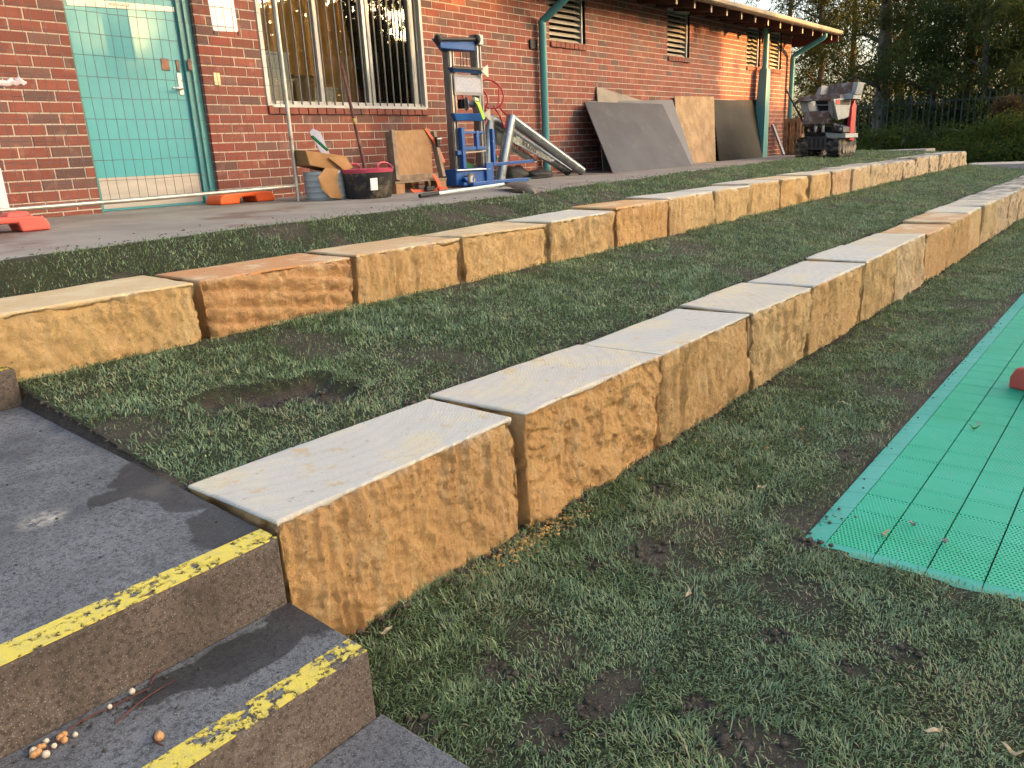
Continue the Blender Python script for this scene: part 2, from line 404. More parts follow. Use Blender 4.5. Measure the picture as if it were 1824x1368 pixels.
BARE = [(at(px, py, 2, -1.07)[:2], r) for px, py, r in ((875, 1190, .10), (1090, 1205, .11), (1060, 1250, .07), (1300, 1305, .09), (1375, 1345, .13), (960, 1290, .09), (1160, 980, .10), (1520, 1180, .05), (1620, 1150, .06), (1060, 1005, .06), (880, 1000, .05), (1500, 800, .1), (1380, 1120, .05), (1240, 1240, .05), (1480, 905, .09), (740, 1300, .06), (1440, 955, .05), (1180, 870, .08))]
def keep_l(X, Y):
    p = np.clip((fbm(X*3.1+7, Y*3.1)-.22)*5, .3, 1)
    w = (fbm(X*14, Y*14)-.5)*1.3
    for c, r in BARE: p = p*np.clip((np.hypot(X-c[0], Y-c[1])/(r*.75)+w-.75)*2, .14, 1)
    edge = (Y+6.16)+.11*(fbm(X*4, Y*0+1)-.35)*1.6
    return p*np.where(X > -1.38, np.clip(edge/.06, 0, 1)*(1-.65*np.clip((-6.02-Y)/.1, 0, 1)), 1)
surf_grid('upper_lawn_soil', -5, XEND, lambda X: slab_edge(X)+.06, K(YUB-.08), lambda X, Y: z_upper(X, Y)-.012, .05, MAT_THATCH, keep_u, kind='structure')
surf_grid('middle_lawn_soil', XL+.01, XEND, K(YUF+.06), K(YLB-.05), lambda X, Y: z_mid(X, Y)-.014, .035, MAT_THATCH, keep_m, kind='structure')
surf_grid('lower_lawn_soil', XL-.05, XEND+3, K(YLF+.06), K(-6.35), lambda X, Y: z_low(X, Y)-.014-.03*np.clip((-6.1-Y)/.15, 0, 1)*(X > -1.42), .035, MAT_THATCH, keep_l, kind='structure')
surf_grid('lower_lawn_soil', XL-.02, -1.36, K(-6.34), K(-11), lambda X, Y: z_low(X, Y)-.014-.03*np.clip((X+1.5)/.1, 0, 1), .06, MAT_THATCH, keep_l, kind='structure')
surf_grid('middle_lawn_soil', XL-.006, XL+.05, K(YUF-.05), K(YLB-.0), lambda X, Y: (lambda t, zl: zl*(1-t)+(z_mid(X, Y)-.012)*t+.01*(fbm(X*20, Y*20)-.5))(np.clip((X-XL+.006)/.05, 0, 1), np.interp(Y, [-5.25, -3.52], [-.618, -.535])), .012, MAT_THATCH, lambda X, Y: 0*X, kind='structure')
grass('grass', -3.4, XEND, K(YUB-.02), lambda X: slab_edge(X)+.03, z_upper, keep_u, 21000, 'thin strip of green turf between paving and the upper stone row', 1.0)
grass('grass', XL+.02, XEND, K(YLB-.02), K(YUF+.02), z_mid, keep_m, 22000, 'middle turf terrace between the two rows of sandstone blocks', 1.1)
def ylo_low(X): return np.where(np.asarray(X) < -1.48, -8.0, -6.17)
grass('grass', XL+.01, XEND, ylo_low, K(YLF+.02), z_low, keep_l, 25000, 'lower turf beside the green court with bare soil patches', 1.1, 1.2)

# ---- sandstone blocks
def mat_split():
    k = N('split_sandstone'); oi = k.n('ObjectInfo'); c = oi.outputs['Color']; rnd = oi.outputs['Random']
    off = k.n('CombineXYZ'); k.l(k.math('MULTIPLY', rnd, 37), off.inputs[0]); k.l(k.math('MULTIPLY', rnd, 19), off.inputs[2])
    va = k.n('VectorMath', operation='ADD'); k.l(k.P(), va.inputs[0]); k.l(off.outputs[0], va.inputs[1]); p = va.outputs[0]
    f = k.noise(7, 7, .6, k.vec((1, 1, .35), src=p)); g = k.noise(2.6, 5, .6, p); h = k.noise(45, 6, .7, p); st = k.noise(17, 6, .65, k.vec((1, 1, .22), src=p))
    o = k.mix(k.ramp(f, .38, .66), c, k.mix(.30, c, S('d8944c'), 'MULTIPLY'))
    o = k.mix(k.math('MULTIPLY', k.ramp(g, .52, .70), .5), o, S('cc8038'))
    o = k.mix(k.math('MULTIPLY', k.ramp(st, .52, .68), .6), o, S('e6cfa0'))
    o = k.mix(k.math('MULTIPLY', k.ramp(h, .66, .74), .45), o, S('7a5a34'))
    rim = k.attr('rim'); o = k.mix(k.math('MULTIPLY', rim, k.ramp(h, .25, .6)), o, S('d8cbb4'))
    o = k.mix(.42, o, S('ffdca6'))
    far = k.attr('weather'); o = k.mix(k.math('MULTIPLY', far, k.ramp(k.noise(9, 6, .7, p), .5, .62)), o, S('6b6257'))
    gr = k.noise(260, 4, .8); o = k.mix(k.math('MULTIPLY', k.ramp(gr, .42, .34 + .24), .30), o, k.mix(.6, o, S('8a5a2a'))); pit = k.voro(34, p); pm_ = k.math('MULTIPLY', k.ramp(k.math('SUBTRACT', 1.0, k.math('ADD', pit, k.math('MULTIPLY', h, .5))), .58, .66), k.ramp(k.noise(5, 3, .5, p), .5, .6)); o = k.mix(k.math('MULTIPLY', pm_, .6), o, S('5a4028'))
    k.col(o).rough(.92).norm(k.bump(gr, .9, .012, k.bump(h, 1.0, .03))); return k.m
def mat_sawn():
    k = N('sawn_sandstone'); oi = k.n('ObjectInfo'); c = oi.outputs['Color']; pale = oi.outputs['Alpha']; rnd = oi.outputs['Random']
    tc = k.n('TexCoord').outputs['Object']
    off = k.n('CombineXYZ'); k.l(k.math('ADD', k.math('MULTIPLY', rnd, 1.6), -.5), off.inputs[0]); k.l(k.math('ADD', k.math('MULTIPLY', rnd, -.5), -.55), off.inputs[1])
    va = k.n('VectorMath', operation='ADD'); k.l(tc, va.inputs[0]); k.l(off.outputs[0], va.inputs[1])
    ws = k.n('TexWave', wave_type='RINGS', rings_direction='Z'); ws.inputs['Scale'].default_value = 5; ws.inputs['Distortion'].default_value = 2.6; ws.inputs['Detail'].default_value = 3; ws.inputs['Detail Scale'].default_value = 2.2
    k.l(va.outputs[0], ws.inputs['Vector'])
    ws2 = k.n('TexWave', wave_type='RINGS', rings_direction='Z'); ws2.inputs['Scale'].default_value = 22; ws2.inputs['Distortion'].default_value = 6.0; ws2.inputs['Detail'].default_value = 4
    k.l(va.outputs[0], ws2.inputs['Vector'])
    f = k.noise(4, 7, .65); h = k.noise(55, 6, .7); g = k.noise(9, 6, .7)
    base = k.mix(pale, k.mix(.2, c, S('8a7050')), S('c4c1b8'))
    o = k.mix(k.math('MULTIPLY', k.ramp(f, .5, .6), .6), base, S('d6c498'))
    o = k.mix(k.math('MULTIPLY', k.ramp(g, .58, .66), .7), o, S('c6a468'))
    o = k.mix(k.math('MULTIPLY', k.ramp(ws.outputs['Fac'], .45, .95), .15), o, S('a5a298'))
    o = k.mix(k.math('MULTIPLY', k.math('MULTIPLY', k.ramp(ws2.outputs['Fac'], .6, .95), k.ramp(f, .4, .55)), .22), o, S('f0efea'))
    o = k.mix(k.math('MULTIPLY', k.ramp(h, .64, .73), .35), o, S('8a7d66'))
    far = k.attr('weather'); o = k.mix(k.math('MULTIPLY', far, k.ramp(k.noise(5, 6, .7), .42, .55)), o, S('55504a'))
    gr = k.noise(240, 4, .8); o = k.mix(k.math('MULTIPLY', k.ramp(gr, .45, .6), .22), o, S('8f8a7e')); dirt = k.math('MULTIPLY', k.ramp(k.noise(13, 8, .75, k.vec((1, 1, 1), (7, 3, 1))), .62, .69), .7); o = k.mix(dirt, o, S('7c6a50'))
    k.col(o).rough(.85).norm(k.bump(ws2.outputs['Fac'], .08, .004, k.bump(gr, .6, .006, k.bump(f, .3, .02)))); return k.m
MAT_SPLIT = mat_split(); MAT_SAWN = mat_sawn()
def stone_front(style, u, v, sd):
    u = u+sd*13.7; v = v+sd*7.3; sd = None; n3 = vnoise; f3 = fbm
    vn = lambda a, b, c=None: n3(a, b); fb = lambda a, b, c=None: f3(a, b)
    if style == 'pick':
        g = vn(u*26+1.6*vn(u*5, v*4), v*2.6); g2 = vn(u*55, v*8); m = np.clip(vn(u*3.1, v*2.2)*1.8-.35, .15, 1)
        return m*(.034*(1-np.abs(2*g-1))**1.3*.75 + .014*g2) + .04*(fb(u*4, v*4)-.5)+.030*(fb(u*26, v*18)-.5)+.020*(fb(u*60, v*60)-.5)
    if style == 'rib':
        a = (v+.16*u)*1.0+.012*vn(u*6, v*6); s = (a/.085) % 1.0; b = ((v-.75*u)/.17) % 1.0
        m = vn(u*2.2, v*3)
        return .04*np.minimum(s*1.4, 1)*(.55+.45*m)+.014*np.minimum(b*1.5, 1)*m + .04*(fb(u*9, v*9)-.5)+.03*(fb(u*25, v*25)-.5)+.014*(fb(u*60, v*60)-.5)
    if style == 'split':
        w = fb(u*3+.6*v*3, v*4); st = np.floor(w*9+fb(u*9, v*9)*1.6)/9
        return .11*(st-.5)+.05*(fb(u*5, v*5)-.5)+.04*(fb(u*18, v*18)-.5)+.016*(fb(u*60, v*60)-.5)
    return .055*(fb(u*7, v*7)-.5)+.026*(1-np.abs(2*vn(u*18, v*5)-1))**2+.035*(fb(u*22, v*22)-.5)+.016*(fb(u*60, v*60)-.5)
def block(X0, X1, yf, w, zt, zb, seed, front, top, pale, style, label, weather=0.0):
    rs = np.random.default_rng(seed); c = np.array([(X0+X1)/2, yf+w/2, (zt+zb)/2]); hx, hy, hz = (X1-X0)/2-.009, w/2, (zt-zb)/2
    d = np.linalg.norm(c-CAM); st = float(np.clip(d*.0025, .0068, .045)); r = .012
    nn = [max(4, int(2*h/st)) for h in (hx, hy, hz)]
    pts = {}; V = []; Q = []; mi = []
    def gid(i, j, k):
        if (i, j, k) not in pts:
            pts[(i, j, k)] = len(V); V.append((i/nn[0]*2-1, j/nn[1]*2-1, k/nn[2]*2-1))
        return pts[(i, j, k)]
    def face(fix, val, a, b, flip, m):
        for p in range(nn[a]):
            for q in range(nn[b]):
                def g(s, t):
                    ix = [0, 0, 0]; ix[fix] = val; ix[a] = p+s; ix[b] = q+t; return gid(*ix)
                f = (g(0, 0), g(1, 0), g(1, 1), g(0, 1)); Q.append(f[::-1] if flip else f); mi.append(m)
    face(1, 0, 0, 2, False, 0); face(2, nn[2], 0, 1, False, 1); face(0, 0, 1, 2, True, 0); face(0, nn[0], 1, 2, False, 0); face(1, nn[1], 0, 2, True, 0)
    V = np.array(V); H = np.array([hx, hy, hz]); P = V*H; inn = np.clip(P, -(H-r), H-r); dd = P-inn; n = dd/np.maximum(1e-9, np.linalg.norm(dd, axis=1))[:, None]
    P = inn+n*r
    corner = rs.uniform(-1, 1, (2, 2, 2, 3))*np.array([.012, .022, .010]); t = (V+1)/2
    off = 0
    for a in (0, 1):
        for b in (0, 1):
            for e in (0, 1):
                off = off+corner[a, b, e]*((t[:, 0] if a else 1-t[:, 0])*(t[:, 1] if b else 1-t[:, 1])*(t[:, 2] if e else 1-t[:, 2]))[:, None]
    wp = P+c; u, v = wp[:, 0]+seed*1.7, wp[:, 2]
    ff = np.clip(-n[:, 1], 0, 1); ft = np.clip(n[:, 2], 0, 1); fs = np.abs(n[:, 0])
    chip = np.clip((fbm(u*7, wp[:, 1]*7+v*7)-.5)*5, 0, 1)
    edge = np.clip(1-np.minimum.reduce([H[i]-np.abs(P[:, i])+ (9 if i == 1 else 0) for i in range(3)])/.05, 0, 1)
    D = ff*stone_front(style, u, v, seed % 17)+ft*.006*(fbm(u*4, wp[:, 1]*4, seed)-.5)+fs*(.02*(fbm(wp[:, 1]*6, v*6, seed)-.5))
    ez = np.clip(1-(H[2]-P[:, 2])/.05, 0, 1); ex = np.clip(1-(H[0]-np.abs(P[:, 0]))/.055, 0, 1); D = D-.035*chip*np.clip(ff*1.4, 0, 1)*ez-.030*(.35+chip)*ex*np.maximum(ff, fs)
    P = P+off+n*(D-.022*ff)[:, None]
    # the far (turf) edge wanders a little
    P[:, 1] += np.where(V[:, 1] > .98, .035*(fbm(u*4, 0*u+2, seed)-.5), 0)
    rim = np.clip(1.3-(H[2]-(V*H)[:, 2])/(.006+.06*np.clip(fbm(u*9, v*0+seed)-.35, 0, 1)), 0, 1)*.75
    me = mesh_np('sandstone_block', P, Q, None, {'rim': rim, 'weather': np.full(len(P), weather)}, smooth=True)
    me.polygons.foreach_set('material_index', np.array(mi, np.int32))
    # origin at the base
    me.transform(Matrix.Translation((0, 0, hz)))
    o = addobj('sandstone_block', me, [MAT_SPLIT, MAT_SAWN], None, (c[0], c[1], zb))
    o.color = (*S(front), pale); return o
ORD = ['first', 'second', 'third', 'fourth', 'fifth', 'sixth', 'seventh', 'eighth', 'ninth', 'tenth', 'eleventh', 'twelfth', 'thirteenth', 'fourteenth', 'fifteenth', 'sixteenth', 'seventeenth', 'eighteenth', 'nineteenth', 'twentieth', 'twenty-first']
lx = [-3.146, -2.067, -.973, .147, 1.154, 2.40, 3.378, 4.523, 5.546, 6.659, 7.579]
while lx[-1] < 15.9: lx.append(lx[-1]+RND.uniform(.98, 1.12))
LF = ['d59a4c', 'e6a651', 'd0a05a', 'd8b87c', 'd6ae68', 'd8b474', 'd6c8a8', 'd09a58', 'c8924e', 'd6b682', 'd8c496', 'cfc2ac', 'd2c6b4', 'c9bda8']
LP = [.95, .9, .95, .75, .95, .95, .35, .1, .15, .8, .6, .6, .7, .6]; LS = ['pick', 'split', 'pick', 'rough', 'pick', 'rough', 'rough', 'pick', 'pick', 'pick', 'pick', 'pick', 'rough', 'rough']
LD = ['nearest the steps, pale sawn top, orange face', 'with rough split bright orange face', 'with streaked orange and tan face', 'with a small dark hollow in its tan face', 'with a chipped corner at its near top edge', 'with pale top, beyond the chipped one', 'with whitish smooth face and tan top', 'with pinkish orange top', 'with orange brown top', 'pale topped, past two orange tops']
for i in range(len(lx)-1):
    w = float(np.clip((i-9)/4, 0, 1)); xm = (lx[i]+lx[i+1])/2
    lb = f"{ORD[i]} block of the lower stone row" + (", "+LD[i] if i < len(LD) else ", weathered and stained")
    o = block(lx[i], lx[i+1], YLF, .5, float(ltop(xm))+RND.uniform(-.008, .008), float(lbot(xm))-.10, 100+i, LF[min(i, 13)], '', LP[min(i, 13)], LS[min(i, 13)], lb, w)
    tag(o, lb, 'stone block', 'sandstone blocks of the lower row')
ux = [-3.32, -2.26, -1.285, -.34, .645, 1.62, 2.575, 3.58, 4.49, 5.43, 6.42, 7.33]
while ux[-1] < 16.0: ux.append(ux[-1]+RND.uniform(.9, 1.02))
ux[-1] = 16.75
UF = ['dcb670', 'cf8b48', 'd2a05a', 'd8b06c', 'd4b276', 'd99e50', 'd8b67a', 'd8b878', 'd8b070', 'dcae5c', 'd6b06c', 'd8b896', 'd0bf9c', 'cfc0a4', 'd2c8b0', 'd4ccb8']
UP = [.25, .05, .2, .25, .95, .1, .9, .85, .8, .3, .6, .6, .5, .6, .7, .7]; US = ['pick', 'rib', 'pick', 'pick', 'rough', 'pick', 'pick', 'pick', 'rough', 'split', 'pick', 'rough', 'pick', 'rough', 'pick', 'rough']
UD = ['large, yellow tan, at the left edge', 'orange brown with diagonal chisel grooves', 'tan with grey stains on its top', 'with a narrow pale strip at its near corner', 'with whitish top and speckled face', 'deep orange with orange top', 'with pale top and vertical pick marks', 'with pale top, past the pick marked one', 'smooth faced and tan', 'with coarse criss-cross chisel marks', 'narrow and yellow tan', 'pinkish pale']
for i in range(len(ux)-1):
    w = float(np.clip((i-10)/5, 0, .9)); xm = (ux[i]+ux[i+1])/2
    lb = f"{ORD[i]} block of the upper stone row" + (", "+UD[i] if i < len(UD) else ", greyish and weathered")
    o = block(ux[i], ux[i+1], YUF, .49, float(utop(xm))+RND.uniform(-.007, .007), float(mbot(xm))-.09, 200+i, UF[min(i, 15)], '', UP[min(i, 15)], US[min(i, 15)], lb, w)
    tag(o, lb, 'stone block', 'sandstone blocks of the upper row')

# ---- concrete steps
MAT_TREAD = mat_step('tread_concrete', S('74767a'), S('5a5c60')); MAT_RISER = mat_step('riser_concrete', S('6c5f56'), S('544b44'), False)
def mat_yellow():
    k = N('worn_yellow_paint'); f = k.noise(38, 7, .72); g = k.noise(3.5, 4, .6)
    k.col(k.mix(k.ramp(k.noise(60, 4), .4, .7), S('d8c450'), S('c8b865'))).rough(.7).norm(k.bump(k.noise(220, 4, .7), .6, .004))
    tr = k.n('BsdfTransparent'); mx = k.n('MixShader')
    m = k.math('ADD', f, k.math('MULTIPLY', k.math('SUBTRACT', g, .5), .35))
    k.l(k.ramp(m, .515, .54), mx.inputs[0]); k.l(k.b.outputs[0], mx.inputs[1]); k.l(tr.outputs[0], mx.inputs[2]); k.surf(mx.outputs[0]); return k.m
st = thing('concrete_steps', (-3.8, -4.5, -1.1), 'dark grey concrete steps and landing with worn yellow nosing stripes', 'steps')
XS0, XS1 = -6.5, -3.152
def sloped(name, y0, z0, y1, z1, zb, mat, x1=XS1, bev=.006):  # y0>y1
    return MB().hexa([(XS0, y1, zb), (x1, y1, zb), (x1, y0, zb), (XS0, y0, zb), (XS0, y1, z1), (x1, y1, z1), (x1, y0, z0), (XS0, y0, z0)]).build(name, mat, st, bevel=bev)
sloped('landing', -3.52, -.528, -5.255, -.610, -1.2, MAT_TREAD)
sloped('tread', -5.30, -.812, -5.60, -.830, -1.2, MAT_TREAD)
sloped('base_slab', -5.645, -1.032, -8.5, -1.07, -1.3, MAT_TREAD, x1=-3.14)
MB().hexa([(XS0, -5.302, -1.19), (XS1-.004, -5.302, -1.19), (XS1-.004, -5.256, -1.19), (XS0, -5.256, -1.19), (XS0, -5.296, -.612), (XS1-.004, -5.296, -.612), (XS1-.004, -5.256, -.6103), (XS0, -5.256, -.6103)]).build('riser', MAT_RISER, st, bevel=.008)
MB().hexa([(XS0, -5.648, -1.19), (XS1-.004, -5.648, -1.19), (XS1-.004, -5.601, -1.19), (XS0, -5.601, -1.19), (XS0, -5.640, -.8325), (XS1-.004, -5.640, -.8325), (XS1-.004, -5.601, -.8302), (XS0, -5.601, -.8302)]).build('riser', MAT_RISER, st, bevel=.008)
for y0, z0, y1 in ((-3.505, -.372, -3.2), (-3.2, -.215, -2.9)):
    MB().box((XS0, y0, -1.2), (XS1+.012 if y0 < -3.4 else -3.35, -2.8, z0)).build('riser', MAT_RISER, st, bevel=.008)
MY = mat_yellow()
def stripe(y0, z0, y1, z1): MB().box((XS0, y0, z0), (XS1-.006, y1, z0+.003)).build('nosing_stripe', MY, st) if z1 is None else MB().hexa([(XS0, y0, z0), (XS1-.006, y0, z0), (XS1-.006, y1, z1), (XS0, y1, z1), (XS0, y0, z0+.003), (XS1-.006, y0, z0+.003), (XS1-.006, y1, z1+.003), (XS0, y1, z1+.003)]).build('nosing_stripe', MY, st)
stripe(-5.293, -.6112, -5.215, -.6076); stripe(-5.638, -.8315, -5.565, -.8270); stripe(-3.50, -.371, -3.42, None)

# ---- court of snap-together tiles
def mat_tile(name, a, b, holes=True):
    k = N(name); f = k.noise(2.2, 6, .6); h = k.noise(11, 7, .7)
    c = k.mix(k.ramp(f, .35, .65), a, b); c = k.mix(k.math('MULTIPLY', k.ramp(h, .6, .72), .55), c, S('8fa79c'))
    c = k.mix(k.math('MULTIPLY', k.ramp(k.noise(6, 6, .7, k.vec((1, 1, 1), (5, 2, 0))), .64, .7), .6), c, S('7b776c'))
    k.col(c).rough(.5)
    if holes:
        x, y, z = k.sep(); q = 2*math.pi/.027
        rw = k.math('FLOOR', k.math('DIVIDE', x, .018)); s1 = k.math('SINE', k.math('MULTIPLY', x, 2*math.pi/.018)); s2 = k.math('SINE', k.math('ADD', k.math('MULTIPLY', y, 2*math.pi/.0145), k.math('MULTIPLY', rw, math.pi)))
        p = k.math('MULTIPLY', k.math('ADD', s1, 1.0), k.math('ADD', s2, 1.0)); hole = k.math('GREATER_THAN', p, 1.7)
        tr = k.n('BsdfTransparent'); mx = k.n('MixShader'); k.l(hole, mx.inputs[0]); k.l(k.b.outputs[0], mx.inputs[1]); k.l(tr.outputs[0], mx.inputs[2])
        k.norm(k.bump(p, .15, .002)); k.surf(mx.outputs[0])
    return k.m
MT = mat_tile('court_tile_green', S('20a87c'), S('33b490')); ME = mat_tile('court_edge_green', S('379c86'), S('52aa98'), False)
ZC = -1.098; PT = .175; CX0, CY0 = -1.43, -6.255
court = MB().box((CX0-.06, -14, -1.16), (20, CY0+.02, -1.122)).build('court_floor', MAT_SOIL, kind='structure', label='court of small green perforated plastic tiles', origin=(0, -8, -1.16))
tb = MB()
tb.box((.0012, -PT+.003, -.012), (PT-.0012, -.003, 0))
tm = bpy.data.meshes.new('tile'); tm.from_pydata(tb.v, [], tb.f); tm.materials.append(MT)
rest = MB(); npc = 0
cand = []
for i in range(0, 110):
    for j in range(0, 42):
        p = np.array([CX0+i*PT, CY0-j*PT, ZC]); q = project(p+[PT/2, -PT/2, 0])
        if q[2] > .3 and -60 < q[0] < 1884 and q[1] < 1500: cand.append((q[2], i, j, p))
        elif q[2] > .2 and -700 < q[0] < 2600: rest.box(p+[.0012, -PT+.003, -.012], p+[PT-.0012, -.003, 0])
cand.sort(key=lambda t: t[0])
for k_, (d, i, j, p) in enumerate(cand):
    if k_ < 300: piece('tile', tm, p, court)
    else: rest.box(p+[.0012, -PT+.003, -.012], p+[PT-.0012, -.003, 0])
rest.build('tiles', MT, court, kind='stuff')
eb = MB(); eb.hexa([(.0015, .0, -.016), (PT-.0015, 0, -.016), (PT-.0015, .085, -.020), (.0015, .085, -.020), (.0015, 0, 0), (PT-.0015, 0, 0), (PT-.0015, .085, -.012), (.0015, .085, -.012)])
em = bpy.data.meshes.new('edge_ramp'); em.from_pydata(eb.v, [], eb.f); em.materials.append(ME)
for i in range(0, 46): piece('edge_ramp', em, (CX0+i*PT, CY0+.001, ZC), court)
for j in range(0, 16): piece('edge_ramp', em, (CX0-.001, CY0-j*PT-PT, ZC), court, rot=(0, 0, rad(90)))
MB().hexa([(CX0-.085, CY0, ZC-.016), (CX0, CY0, ZC-.016), (CX0, CY0+.085, ZC-.02), (CX0-.085, CY0+.085, ZC-.02), (CX0-.085, CY0, ZC-.012), (CX0, CY0, ZC), (CX0, CY0+.085, ZC-.012), (CX0-.085, CY0+.085, ZC-.014)]).build('corner_ramp', ME, court)

# ================================================================== BUILDING
CRS = .086
def mat_brick():
    k = N('red_brick'); x, y, z = k.sep()
    row = k.math('FLOOR', k.math('DIVIDE', z, CRS)); odd = k.math('MODULO', k.math('ADD', row, 100), 2.0)
    sh = k.math('ADD', .005, k.math('MULTIPLY', odd, -.12)); colm = k.math('FLOOR', k.math('DIVIDE', k.math('ADD', x, sh), .24))
    cv = k.n('CombineXYZ'); k.l(colm, cv.inputs[0]); k.l(row, cv.inputs[1])
    wn_ = k.n('TexWhiteNoise', noise_dimensions='2D'); k.l(cv.outputs[0], wn_.inputs['Vector']); r = wn_.outputs['Value']
    sc = k.n('SeparateColor'); k.l(wn_.outputs['Color'], sc.inputs[0])
    f = k.noise(22, 7, .65); g = k.noise(130, 5, .7); h = k.noise(8, 4, .6, k.vec((1, 1, 1), (3, 0, 2)))
    c = k.mix(sc.outputs[1], S('6e4036'), S('864e40')); c = k.mix(k.ramp(r, .80, .82), c, k.mix(sc.outputs[2], S('54403c'), S('74544c'))); c = k.mix(k.ramp(r, .13, .10, (1, 1, 1), (0, 0, 0)) if False else k.ramp(k.math('SUBTRACT', 1.0, r), .87, .90), c, S('7e4136'))
    c = k.mix(k.math('MULTIPLY', k.ramp(f, .45, .7), .35), c, S('7a3526')); c = k.mix(k.math('MULTIPLY', k.ramp(g, .6, .75), .5), c, S('59291e'))
    c = k.mix(k.math('MULTIPLY', k.ramp(h, .55, .7), .22), c, S('c89a84'))
    k.col(c).rough(.85).norm(k.bump(g, .5, .004, k.bump(f, .3, .006))); return k.m
MAT_BRICK = mat_brick()
MAT_MORTAR = M('mortar', S('b6ada2'), S('a0978c'), 12, .95, bump=.6, bscale=160)
MAT_TEAL = M('teal_paint', S('3f98a2'), S('388c98'), 1.2, .42, bump=.04, bscale=300, stain=S('7fb9b0'), sscale=3, samt=(.66, .8))
MAT_TEALD = M('teal_gloss_paint', S('4a8a8c'), S('407c80'), 2, .38, stain=S('8a9a90'), sscale=6, samt=(.64, .76))
MAT_DARKWOOD = M('dark_eave_timber', S('4a2f26'), S('38231c'), 6, .8)
MAT_WHITEP = M('white_painted_timber', S('c6c3bd'), S('aaa9a6'), 4, .6, stain=S('8f8a82'), sscale=9, samt=(.62, .72))
MAT_GREYMET = M('grey_aluminium_frame', S('9da1a4'), S('82878b'), 3, .45, .5)
MAT_BLACKST = M('dark_steel', S('2b2c2f'), S('1d1d1f'), 8, .5, .6)
MAT_STAIN = M('stainless_steel', S('b8b8ba'), S('a0a0a4'), 2, .35, .85, stretch=(1, 1, 6))

OPEN = [(-1.13, 0.0, -1, 2.15, 'door'), (.66, 2.915, 10*CRS, 2.28, 'window')]
VENTS = [(5.46, 6.37), (8.92, 9.75), (12.30, 13.0), (13.55, 14.2)]
for a, b in VENTS: OPEN.append((a, b, 22*CRS-.02, 2.62, 'vent'))
WX0, WX1, WTOP = -3.6, 14.78, 2.68
bld = thing('brick_building', (5.5, 2.0, 0), 'long low red brick building with teal door, barred window and louvre vents', 'building')
# mortar core in pieces round the openings
core = MB(); xs = sorted({WX0, WX1} | {v for o in OPEN for v in o[:2]})
for a, b in zip(xs[:-1], xs[1:]):
    m = (a+b)/2; sp = [(-.4, WTOP)]
    for o in OPEN:
        if o[0] < m < o[1]: sp = [(-.4, o[2]), (o[3], WTOP)] if o[2] > -.4 else [(o[3], WTOP)]
    for z0, z1 in sp:
        if z1 > z0: core.box((a, .0045, z0), (b, .23, z1))
wall = core.build('wall', MAT_MORTAR, bld)
MB().box((WX1-.22, .012, -.4), (WX1-.001, 6, WTOP)).build('end_wall', MAT_BRICK, bld)
MB().box((WX0, 6, -.4), (WX1, 6.2, WTOP)).build('rear_wall', MAT_BRICK, bld)
# one chamfered unit brick
c = .018
um = bpy.data.meshes.new('brick')
def brick_vf(x0, x1, z0, z1, yf, yb, ch=.0035):
    V = [(x0, yb, z0), (x1, yb, z0), (x1, yb, z1), (x0, yb, z1), (x0, yf+ch, z0), (x1, yf+ch, z0), (x1, yf+ch, z1), (x0, yf+ch, z1), (x0+ch, yf, z0+ch), (x1-ch, yf, z0+ch), (x1-ch, yf, z1-ch), (x0+ch, yf, z1-ch)]
    F = [(8, 9, 10, 11), (4, 5, 9, 8), (5, 6, 10, 9), (6, 7, 11, 10), (7, 4, 8, 11), (0, 1, 5, 4), (1, 2, 6, 5), (2, 3, 7, 6), (3, 0, 4, 7)]
    return V, F
V_, F_ = brick_vf(-.115, .115, -.038, .038, 0, .10); um.from_pydata(V_, [], F_); um.materials.append(MAT_BRICK)
bricks = []
for r_ in range(-2, int(WTOP/CRS)+1):
    z0, z1 = r_*CRS+.005, (r_+1)*CRS-.005; zm = (z0+z1)/2
    if z1 > WTOP+.01: continue
    segs = [(WX0, WX1)]
    for a, b, o0, o1, k_ in OPEN:
        if o0-.01 < zm < o1+.01:
            ns = []
            for s0, s1 in segs:
                if b <= s0 or a >= s1: ns.append((s0, s1)); continue
                if a > s0: ns.append((s0, a))
                if b < s1: ns.append((b, s1))
            segs = ns
    ph = .115 if r_ % 2 else -.005
    for s0, s1 in segs:
        n0 = math.floor((s0-ph)/.24)-1
        for n_ in range(n0, n0+int((s1-s0)/.24)+4):
            a, b = max(s0, ph+n_*.24+.005), min(s1, ph+(n_+1)*.24-.005)
            if b-a > .03: bricks.append((a, b, z0, z1))
def bkey(t):
    q = project(np.array([(t[0]+t[1])/2, 0, (t[2]+t[3])/2])); ins = -10 < q[0] < 1834 and -10 < q[1] < 420
    return (0 if ins else 1, q[2])
bricks.sort(key=bkey); many = MB()
for i, (a, b, z0, z1) in enumerate(bricks):
    jy = RND.uniform(-.0015, .0015)
    if i < 280: piece('brick', um, ((a+b)/2, jy, (z0+z1)/2), wall, scale=((b-a)/.23, 1, (z1-z0)/.076))
    else: many.add(*brick_vf(a, b, z0, z1, jy, .10))
# header sills under window and vents
sillm = bpy.data.meshes.new('brick'); V_, F_ = brick_vf(-.055, .055, -.038, .038, 0, .10); sillm.from_pydata(V_, [], F_); sillm.materials.append(MAT_BRICK)
x = .66+.06; k_ = 0
sill_w = (2.915-.66)/19
for k_ in range(19): piece('brick', sillm, (.66+sill_w*(k_+.5), -.022, 10*CRS+.043), wall, scale=((sill_w-.01)/.11, 1, 1), rot=(rad(-4), 0, 0))
for a, b in VENTS:
    n_ = max(5, round((b-a)/.12)); w_ = (b-a)/n_
    for q_ in range(n_): V_, F_ = brick_vf(a+w_*q_+.005, a+w_*(q_+1)-.005, 22*CRS-.092, 22*CRS-.024, -.03, .08); many.add(V_, F_)
many.build('bricks', MAT_BRICK, wall, kind='stuff')

